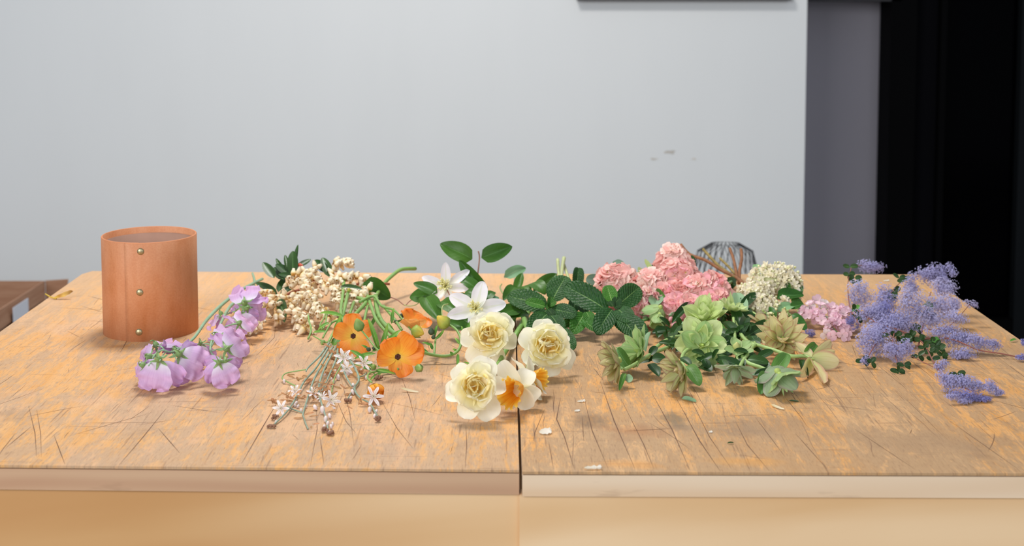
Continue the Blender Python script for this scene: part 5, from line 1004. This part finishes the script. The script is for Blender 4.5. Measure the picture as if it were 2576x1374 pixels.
hell(h6, 1612, 888, 935, 124, (-.82, -.35, .45), 'md', .3, 16, .45, 9, .9, (.15, 1.1), (.8, 1.08)); leaf(h6, Lg[0], 1625, 885, 1636, 835, 22, 925, 910, (-.7, -.8, .2)); lvs(h6, [(1640, 905, 1676, 903, 34, 935, 935), (1635, 915, 1658, 948, 28, 940, 958), (1635, 895, 1652, 872, 20, 930, 920)], Ld)
stem(h6, [(1630, 900, 932), (1655, 870, 905), (1690, 850, 880), (1730, 845, 870)], [.0026, .003], hst)
h7 = root('hellebore_stem', 'bronze-green double hellebore in profile, leftmost of all the hellebores', 'flower', 1550, 982, gh)
hell(h7, 1558, 930, 966, 120, (-.9, -.25, -.15), 'br', .2, 16, .5, 10, .95, (.1, 1.0), (.78, 1.08)); leaf(h7, Lm[0], 1585, 925, 1553, 878, 34, 955, 940, (-.4, -1, .3)); leaf(h7, Lg[1], 1572, 955, 1592, 950, 26, 975, 975)
lvs(h7, [(1572, 940, 1558, 985, 14, 970, 985)], Lm); stem(h7, [(1570, 930, 960), (1600, 915, 950), (1640, 890, 925), (1690, 870, 900)], [.0026, .003], hst)
h8 = root('hellebore_stem', 'bronze-tinged double hellebore hanging in profile with a dark oval leaf, front centre of the heap', 'flower', 1712, 1005, gh)
hell(h8, 1720, 946, 988, 128, (-.85, -.35, -.1), 'br', .2, 16, .45, 11, .95, (.1, 1.0), (.78, 1.08)); leaf(h8, Lm[0], 1725, 922, 1760, 972, 40, 965, 985, (.2, -1, .4)); leaf(h8, Ld[0], 1712, 900, 1740, 922, 22, 950, 962); leaf(h8, Lg[0], 1715, 1003, 1752, 1012, 14, 1005, 1013)
stem(h8, [(1728, 935, 975), (1715, 905, 950), (1730, 880, 925), (1780, 865, 900)], [.0024, .003], hst)
h9 = root('hellebore_stem', 'dusty blue-green hellebore facing down under the dark leaves, beside a round yellow bud', 'flower', 1850, 985, gh)
hell(h9, 1852, 945, 975, 96, (-.1, -.55, -.75), 'bl', .2, 6, .15, 12); hell(h9, 1860, 880, 925, 86, (0, -.3, .85), 'md', .4, 0, .15, 13, .8)
put('bud', gbud('bud', petal_mat('cream_bud', [(0, 'BFC978'), (1, 'DAD48A')], .05, .5, .1, 6, bump=.1), .4), h9, frame(P(1852, 878, 925), (0, -.5, .85), 0, M_(24, 925)))
lvs(h9, [(1868, 925, 1800, 905, 30, 950, 940), (1880, 935, 1820, 945, 34, 955, 965), (1880, 905, 1935, 915, 30, 940, 945), (1850, 905, 1870, 925, 36, 940, 950), (1815, 905, 1830, 950, 24, 945, 965), (1900, 890, 1860, 905, 26, 925, 935)], Ld)
stem(h9, [(1852, 890, 930), (1860, 915, 945), (1880, 930, 952)], [.0018, .002], hst); stem(h9, [(1856, 935, 965), (1868, 910, 945), (1890, 880, 915), (1900, 860, 890)], [.0024, .003], hst)
h10 = root('hellebore_stem', 'dusty green hellebore nodding at the front right, its back and dark bracts toward the viewer', 'flower', 1950, 1000, gh)
hell(h10, 1955, 960, 990, 124, (.25, .25, -.85), 'bl', .5, 0, .35, 14); hell(h10, 1960, 965, 992, 104, (.4, -.4, -.75), 'md', 1.1, 5, .35, 15)
leaf(h10, Lm[1], 1945, 942, 1982, 890, 38, 970, 950, (-.3, -1, .4)); leaf(h10, Lm[0], 1935, 940, 1913, 1000, 40, 968, 995, (-.3, -1, .4)); leaf(h10, Lg[1], 1940, 940, 1885, 938, 26, 968, 965)
stem(h10, [(1940, 940, 970), (1915, 925, 958), (1880, 912, 945), (1865, 890, 925), (1870, 860, 890)], [.0028, .003], hst)
hx = root('leafy_sprig', 'tangle of dark hellebore leaves in the middle of the heap, without a bloom', 'leaf sprig', 1860, 890)
stem(hx, [(1900, 870, 905), (1870, 850, 885), (1845, 800, 840), (1850, 770, 820)], [.003, .003], hst); stem(hx, [(1845, 800, 850), (1848, 830, 870), (1850, 870, 905)], [.0022, .0024], hst)
lvs(hx, [(1860, 855, 1820, 810, 30, 880, 855), (1850, 850, 1800, 835, 30, 882, 872), (1880, 860, 1915, 888, 34, 890, 905), (1860, 870, 1820, 895, 34, 895, 910), (1690, 850, 1712, 815, 24, 875, 855), (1715, 860, 1700, 835, 26, 880, 865), (1730, 835, 1700, 828, 18, 862, 860), (1680, 835, 1685, 870, 30, 868, 890), (1800, 870, 1840, 895, 34, 892, 905), (1890, 845, 1905, 870, 34, 880, 895), (1865, 845, 1878, 800, 26, 880, 850), (1700, 885, 1722, 870, 16, 900, 895), (1672, 868, 1690, 850, 18, 892, 885), (1840, 830, 1870, 850, 30, 868, 880), (1765, 920, 1790, 935, 30, 935, 945), (1900, 905, 1935, 930, 32, 935, 950), (1701, 833, 1725, 846, 16, 868, 860), (1676, 839, 1663, 811, 18, 868, 876), (1690, 829, 1676, 847, 18, 868, 860), (1711, 819, 1702, 799, 19, 868, 869), (1685, 822, 1658, 798, 16, 868, 870), (1850, 826, 1834, 849, 16, 872, 873), (1875, 835, 1884, 813, 23, 872, 870), (1839, 841, 1867, 850, 19, 872, 872), (1862, 833, 1824, 840, 19, 872, 880), (1840, 833, 1865, 860, 18, 872, 866), (1850, 838, 1872, 821, 20, 872, 877), (1860, 827, 1901, 816, 16, 872, 865), (1796, 872, 1834, 857, 16, 905, 907), (1816, 877, 1782, 881, 16, 905, 906), (1795, 854, 1762, 857, 17, 905, 910), (1827, 864, 1839, 846, 24, 905, 903), (1813, 875, 1813, 902, 17, 905, 907), (1783, 876, 1816, 882, 20, 905, 906), (1863, 891, 1851, 921, 16, 930, 923), (1907, 901, 1945, 883, 24, 930, 923), (1857, 892, 1870, 910, 23, 930, 931), (1883, 886, 1846, 884, 18, 930, 936), (1876, 896, 1904, 907, 21, 930, 928), (1875, 895, 1876, 918, 18, 930, 929), (1820, 793, 1840, 820, 20, 835, 830), (1845, 790, 1812, 773, 26, 835, 828), (1824, 790, 1813, 820, 17, 835, 837), (1825, 798, 1798, 784, 21, 835, 843), (1836, 803, 1825, 780, 21, 835, 842), (1724, 879, 1685, 872, 15, 905, 909), (1696, 868, 1657, 862, 15, 905, 902), (1684, 863, 1719, 867, 21, 905, 903), (1693, 865, 1671, 888, 19, 905, 900), (1855, 776, 1879, 791, 15, 815, 813), (1878, 776, 1862, 752, 22, 815, 823), (1866, 771, 1876, 751, 23, 815, 815), (1646, 893, 1673, 916, 23, 925, 917), (1647, 899, 1607, 914, 22, 925, 929), (1657, 908, 1689, 926, 21, 925, 920), (1949, 946, 1938, 923, 21, 968, 973), (1938, 932, 1898, 944, 18, 968, 969), (1937, 937, 1909, 955, 20, 968, 965), (1928, 943, 1962, 944, 23, 968, 960), (1770, 904, 1784, 929, 22, 935, 942), (1751, 903, 1780, 916, 18, 935, 932), (1792, 904, 1809, 880, 20, 935, 941), (1774, 895, 1740, 885, 22, 935, 941), (1761, 909, 1798, 890, 20, 935, 931)], Ld)
# ============================================================ ceanothus
def ce_mat(n, a, b): return petal_mat(n, [(0, a), (1, b)], .3, .6, 0, bump=0, var=.05)
ce = [ce_mat('violet_blue_floret', 'A6A3CE', 'BFBCE0'), ce_mat('lilac_blue_floret', 'B8B4D8', 'CDC9E8'), ce_mat('deep_blue_floret', '8485C2', 'A09FD2')]
ce_s = plain('floret_stalk', '9C96B4', .6); ce_y = plain('anther_yellow', 'D6CBA0', .6)
ce_b = plain('red_brown_branch', '8A5448', .7, var=.2); cel = petal_mat('small_dark_leaf', [(0, '2D4820'), (1, '2A441E')], .1, .4, .12, 10, line='5A8450', lw=.06, var=.25, spec=.28, side=6); cey2 = petal_mat('small_bright_leaf', [(0, '5F9A3C'), (1, '558F38')], .2, .4, .12, 10, line='86B060', lw=.06, var=.1, side=6)
CL = [leafmesh('ce', cel, i, a=.45, b=.42, W=.62, fold=.4, bend=[-.4, .3][i], nu=7, nv=4) for i in range(2)]; CY = leafmesh('cy', cey2, 1, a=.45, b=.42, W=.62, fold=.3, bend=-.3, nu=7, nv=4)
def cloud(par, u, v, g, rx, ry, rot=0, mi=0, dens=1., s=5.2, y2=None):
    """one fluffy panicle: hundreds of tiny star florets on hair-thin stalks"""
    R = random.Random(int(u*13+v*7)); c = P(u, v, g); rt = math.radians(rot); X = Vector((math.cos(rt), 0, math.sin(rt))); Z = Vector((-math.sin(rt), 0, math.cos(rt))); Y = Vector((0, 1, 0))
    a, b, d = M_(rx*1.08, g), M_(ry*1.08, g), M_(min(rx, ry)*.9, g); S = M_(s, g); mb = MB()
    n = int(rx*ry*.68*dens)+30; subs = max(6, int(rx*ry/80)); cs = []
    while len(cs) < subs:
        q = Vector((R.uniform(-1, 1), R.uniform(-1, 1), R.uniform(-1, 1)))
        if q.length < 1: cs.append(q*.82)
    for k in range(n):
        g3 = Vector((R.gauss(0, 1), R.gauss(0, 1), R.gauss(0, 1)))
        if g3.length > 1.8: g3 *= 1.8/g3.length
        q0 = cs[R.randrange(subs)]; q = q0+g3*.28
        p = c+X*a*q.x+Y*d*q.y+Z*b*q.z; k0 = c+X*a*q0.x*.8+Y*d*q0.y*.8+Z*b*q0.z*.8
        if p.z < TOP+.002: p.z = TOP+.002+R.random()*.004
        out = (p-k0); out = out.normalized() if out.length > 1e-6 else Vector((0, 0, 1)); F = frame(p, out+Vector((0, -.3, .2)), R.random()*6, S*R.uniform(.7, 1.15))
        o = len(mb.v); mb.v.append(F @ Vector((0, 0, .15)))
        for j in range(5):
            t = j*1.2566; ct, st_ = math.cos(t), math.sin(t)
            mb.v += [F @ Vector((.34*math.cos(t-.42), .34*math.sin(t-.42), .0)), F @ Vector((ct*.62, st_*.62, .28)), F @ Vector((.34*math.cos(t+.42), .34*math.sin(t+.42), .0))]
            mb.face([o, o+1+3*j, o+2+3*j, o+3+3*j], None, 0)
        if k % 3 == 0:
            w_ = F.to_3x3() @ Vector((.04, 0, 0)); o = len(mb.v); mb.v += [p+w_, p-w_, k0-w_, k0+w_]; mb.face([o, o+1, o+2, o+3], None, 1)
    emit('floret_cluster', mb, [ce[mi], ce_s], par, False, kind='stuff')
    emit('flower_stalk', MB().tube([c-X*a*.8, c, c+X*a*.7], [.0004, .0003], 4), ce_s, par)
def cluster_leaves(par, lst, seed):
    R = random.Random(seed)
    for u, v, g, n, br in lst:
        for k in range(n):
            a = k*2.4+R.random(); L = R.uniform(15, 22); leaf(par, CY if k < br else CL[k % 2], u, v, u+L*math.cos(a), v-L*.8*math.sin(a), R.uniform(11, 15), g, nrm=(R.uniform(-.5, .5), -.8, .7))
gce = 'purple blossom branches on the right bench'
q1 = root('purple_blossom_branch', 'purple blossom branch with a small tuft rising farthest left above the back edge', 'flower', 2190, 850, gce)
stem(q1, [(2190, 850, 880), (2165, 820, 860), (2140, 780, 830), (2133, 730, 800), (2135, 700, 780), (2142, 672, 770)], [0.00112, 0.00099, 0.00062], ce_b, 'branch'); stem(q1, [(2142, 672, 770), (2165, 668, 768), (2190, 668, 768)], [0.00062, 0.00050], ce_b, 'branch')
cloud(q1, 2188, 668, 768, 40, 20, 0, 0); cloud(q1, 2163, 740, 805, 34, 40, 10, 1); cloud(q1, 2146, 815, 848, 18, 18, 0, 2, .8)
cluster_leaves(q1, [(2138, 672, 770, 2, 0), (2136, 690, 776, 3, 0), (2150, 700, 780, 2, 0), (2152, 712, 785, 2, 0), (2150, 780, 830, 6, 2), (2158, 800, 842, 4, 0)], 1)
q2 = root('purple_blossom_branch', 'dense purple blossom branch beside the pink florets, leafy tips touching the wood', 'flower', 2200, 930, gce)
stem(q2, [(2300, 850, 885), (2260, 830, 880), (2210, 815, 870), (2170, 790, 850), (2155, 778, 840)], [0.00136, 0.00087], ce_b, 'branch')
stem(q2, [(2250, 835, 882), (2245, 870, 905), (2255, 905, 925), (2265, 935, 940)], [0.00099, 0.00062], ce_b, 'branch'); stem(q2, [(2230, 830, 880), (2200, 870, 905), (2180, 905, 922)], [0.00099, 0.00062], ce_b, 'branch')
cloud(q2, 2222, 755, 830, 34, 42, -15, 0); cloud(q2, 2195, 795, 855, 42, 32, 0, 0); cloud(q2, 2240, 815, 870, 50, 30, 0, 0); cloud(q2, 2196, 862, 900, 36, 46, 8, 0); cloud(q2, 2262, 880, 915, 34, 34, 0, 0, 1.1); cloud(q2, 2215, 835, 880, 40, 28, 0, 0); cloud(q2, 2178, 908, 925, 14, 14, 0, 0, .8); cloud(q2, 2230, 790, 850, 36, 34, 0, 2)
cluster_leaves(q2, [(2172, 908, 925, 4, 0), (2192, 912, 928, 3, 0), (2260, 935, 940, 5, 0), (2275, 920, 932, 3, 0), (2280, 855, 895, 7, 0), (2255, 845, 885, 4, 0), (2215, 845, 890, 3, 0), (2295, 845, 890, 4, 0)], 2)
q3 = root('purple_blossom_branch', 'pale soft purple blossom branch standing up in the middle with a reddish upright twig', 'flower', 2300, 880, gce)
stem(q3, [(2310, 870, 895), (2318, 840, 870), (2325, 800, 845), (2330, 770, 825), (2342, 735, 805)], [0.00136, 0.00124, 0.00074], ce_b, 'branch')
stem(q3, [(2235, 745, 790), (2255, 720, 780), (2280, 702, 772), (2310, 695, 770), (2345, 670, 765)], [0.00074, 0.00074, 0.00056], ce_b, 'branch')
cloud(q3, 2290, 770, 845, 36, 48, 0, 1, 1.1); cloud(q3, 2295, 716, 800, 26, 24, -30, 0); cloud(q3, 2352, 690, 790, 44, 26, 0, 0); cloud(q3, 2368, 722, 805, 36, 26, 0, 1); cloud(q3, 2385, 690, 790, 22, 24, 0, 0); cloud(q3, 2290, 815, 868, 40, 24, 0, 1)
cluster_leaves(q3, [(2338, 770, 825, 4, 4), (2322, 790, 838, 3, 0), (2340, 800, 842, 3, 0), (2305, 830, 868, 4, 0), (2250, 735, 785, 5, 0), (2245, 745, 790, 3, 0), (2262, 700, 775, 3, 0), (2275, 705, 778, 2, 0)], 3)
q4 = root('purple_blossom_branch', 'purple blossom branch reaching right past the bench edge, sparse at its upper tip', 'flower', 2420, 905, gce)
stem(q4, [(2300, 860, 890), (2350, 850, 885), (2400, 855, 890), (2460, 880, 900), (2520, 890, 902), (2576, 902, 905)], [0.00124, 0.00087], ce_b, 'branch'); stem(q4, [(2320, 825, 865), (2355, 830, 860), (2395, 815, 850), (2440, 765, 825)], [0.00074, 0.00050], ce_b, 'branch')
cloud(q4, 2375, 762, 830, 40, 34, 0, 1); cloud(q4, 2345, 800, 850, 40, 30, 0, 1); cloud(q4, 2410, 765, 825, 26, 16, 30, 1, .9); cloud(q4, 2443, 765, 820, 22, 10, -20, 1, .5, 4.5); cloud(q4, 2400, 800, 845, 34, 20, 0, 1, .8)
cloud(q4, 2392, 845, 885, 56, 26, -5, 0, 1.1); cloud(q4, 2452, 858, 890, 46, 22, -12, 0, 1.1); cloud(q4, 2495, 868, 893, 26, 13, -12, 0); cloud(q4, 2420, 892, 905, 46, 16, 0, 0, 1.1); cloud(q4, 2572, 905, 910, 16, 14, 0, 2, .8); cloud(q4, 2574, 862, 880, 8, 8, 0, 2, .8)
cluster_leaves(q4, [(2370, 895, 908, 4, 0), (2365, 880, 902, 3, 0), (2350, 860, 895, 3, 0)], 4)
q5 = root('purple_blossom_branch', 'purple blossom branch bending to the front right corner, lowest and nearest the viewer', 'flower', 2430, 1010, gce)
stem(q5, [(2310, 850, 885), (2330, 875, 905), (2345, 905, 930), (2365, 935, 955), (2400, 965, 985), (2450, 985, 1000)], [0.00124, 0.00112, 0.00062], ce_b, 'branch'); stem(q5, [(2290, 895, 910), (2330, 915, 930), (2365, 932, 952)], [0.00062, 0.00062], ce_b, 'branch')
cloud(q5, 2372, 922, 948, 24, 16, -20, 0, .9); cloud(q5, 2392, 962, 988, 32, 32, -20, 0, 1.1); cloud(q5, 2440, 965, 992, 44, 22, -15, 0, 1.1); cloud(q5, 2490, 975, 995, 34, 16, -25, 0); cloud(q5, 2510, 985, 998, 18, 12, -20, 0); cloud(q5, 2440, 998, 1010, 48, 18, -8, 2, 1.2); cloud(q5, 2412, 1008, 1018, 32, 14, -10, 0); cloud(q5, 2475, 1003, 1012, 16, 12, 0, 2)
cluster_leaves(q5, [(2345, 860, 895, 5, 1), (2325, 875, 905, 4, 0), (2340, 885, 912, 4, 0), (2315, 855, 892, 4, 0), (2408, 940, 965, 3, 0), (2412, 952, 970, 2, 0), (2345, 905, 925, 2, 0), (2310, 895, 912, 3, 0), (2355, 870, 900, 4, 0)], 5)
q6 = root('purple_blossom_tuft', 'tiny blue-purple tuft on the wood below the pink florets, right of the cream hellebore', 'flower', 2036, 850)
cloud(q6, 2036, 838, 848, 14, 11, 0, 2, 1.2)
# ============================================================ scraps on the bench
dl_m = petal_mat('dead_leaf', [(0, 'E0C04A'), (.3, 'B8873A'), (.5, 'D6B05A'), (1, '9A6A34')], .15, .6, .2, 10, var=.02)
t = root('dried_leaf', 'curled yellow-brown dried leaf at the left edge of the bench', 'leaf', 155, 752)
leaf(t, leafmesh('dead', dl_m, 1, a=.7, b=.5, W=.35, fold=.6, bend=.9, nu=12, nv=4, ruf=.06), 134, 750, 184, 733, 15, 754, 752, name='blade'); stem(t, [(114, 740, 750), (128, 748, 752), (142, 752, 754)], [.0012, .0014], plain('dry_stalk', 'C9A83E', .6), 'leaf_stalk')
scr = petal_mat('fallen_petal', [(0, 'E9E4D2'), (1, 'F2EFE6')], .3, .6, .1, 8, var=.03); crm = petal_mat('fallen_cream_petal', [(0, 'D9CDA0'), (1, 'EBE0C4')], .3, .6, .1, 8, var=.03)
def scrap(name, label, cat, me, bu, bv, tu, tv, wp, g1, g2=None, group=None):
    c = T((bu+tu)/2, (g1+(g2 or g1))/2); t = thing(name, label, cat, (c.x, c.y), group); leaf(t, me, bu, bv, tu, tv, wp, g1, g2, (0, -.3, 1), name='blade'); return t
sm = [leafmesh('scr', scr, i, a=.4, b=.35, W=.8, cup=.3, ruf=.12, bend=.5, nu=7, nv=6, base=.3) for i in range(2)]; sc2 = leafmesh('scc', crm, 1, a=.4, b=.5, W=.25, bend=.5, fold=.4, ruf=.05, nu=9, nv=4)
scrap('petal_scrap', 'crumpled white petal scrap in front of the right bench joint, largest of the white bits', 'petal', sm[0], 1357, 1090, 1388, 1086, 26, 1092, 1090)
scrap('petal_scrap', 'small white petal flake right of the side-on daffodil, the farther of two', 'petal', sm[1], 1452, 1012, 1473, 1009, 9, 1013, 1011)
scrap('petal_scrap', 'small white petal flake right of the daffodils, the nearer of two', 'petal', sm[0], 1445, 1035, 1459, 1034, 9, 1037, 1035)
scrap('petal_scrap', 'thin white petal lying on the front edge of the right bench', 'petal', sm[1], 1470, 1181, 1515, 1180, 11, 1182, 1181)
scrap('petal_scrap', 'slim curved cream petal alone on the wood below the orange blooms', 'petal', sc2, 1008, 976, 1054, 988, 10, 985, 989)
scrap('petal_scrap', 'slim cream petal in front of the nodding hellebore', 'petal', sc2, 1940, 1018, 1973, 1032, 11, 1022, 1033)
scrap('petal_scrap', 'tiny round white speck of petal in front of the hellebores', 'petal', sm[0], 1783, 1088, 1792, 1087, 8, 1090, 1088)
scrap('leaf_scrap', 'tiny dark green leaf chip near the front of the right bench', 'leaf', CL[0], 1829, 1117, 1846, 1116, 6, 1118, 1117); scrap('leaf_scrap', 'dark blade-like leaf scrap right of the nodding hellebore', 'leaf', CL[1], 1984, 1008, 2010, 1012, 6, 1010, 1013)
scrap('leaf_scrap', 'small bright green leaf scrap at the right edge of the bench', 'leaf', CY, 2541, 859, 2557, 854, 8, 862, 859); scrap('petal_scrap', 'pale petal scrap near the back edge between purple tufts', 'petal', sm[0], 2222, 707, 2237, 706, 6, 709, 708)
# pieces must not sink into the bench: lift whatever reaches below its surface
bpy.context.view_layer.update()
def low(o):
    z = 9.
    if o.type == 'MESH':
        W = WM[o.name]; m = o.data; n = len(m.vertices); step = max(1, n//150); z = min((W @ m.vertices[i].co).z for i in range(0, n, step))
    return min([z]+[low(c) for c in o.children])
for o in list(COL.objects):
    if o.parent is None and o.type == 'EMPTY' and o.name.split('.')[0] not in ('work_bench', 'cardboard_box', 'mesh_basket', 'door_1', 'wall_board', 'leather_vase'):
        for c in o.children:
            need = TOP+.0004-low(c)
            if need > 0: mb = c.matrix_basis.copy(); mb.translation.z += min(need, .03); c.matrix_basis = mb
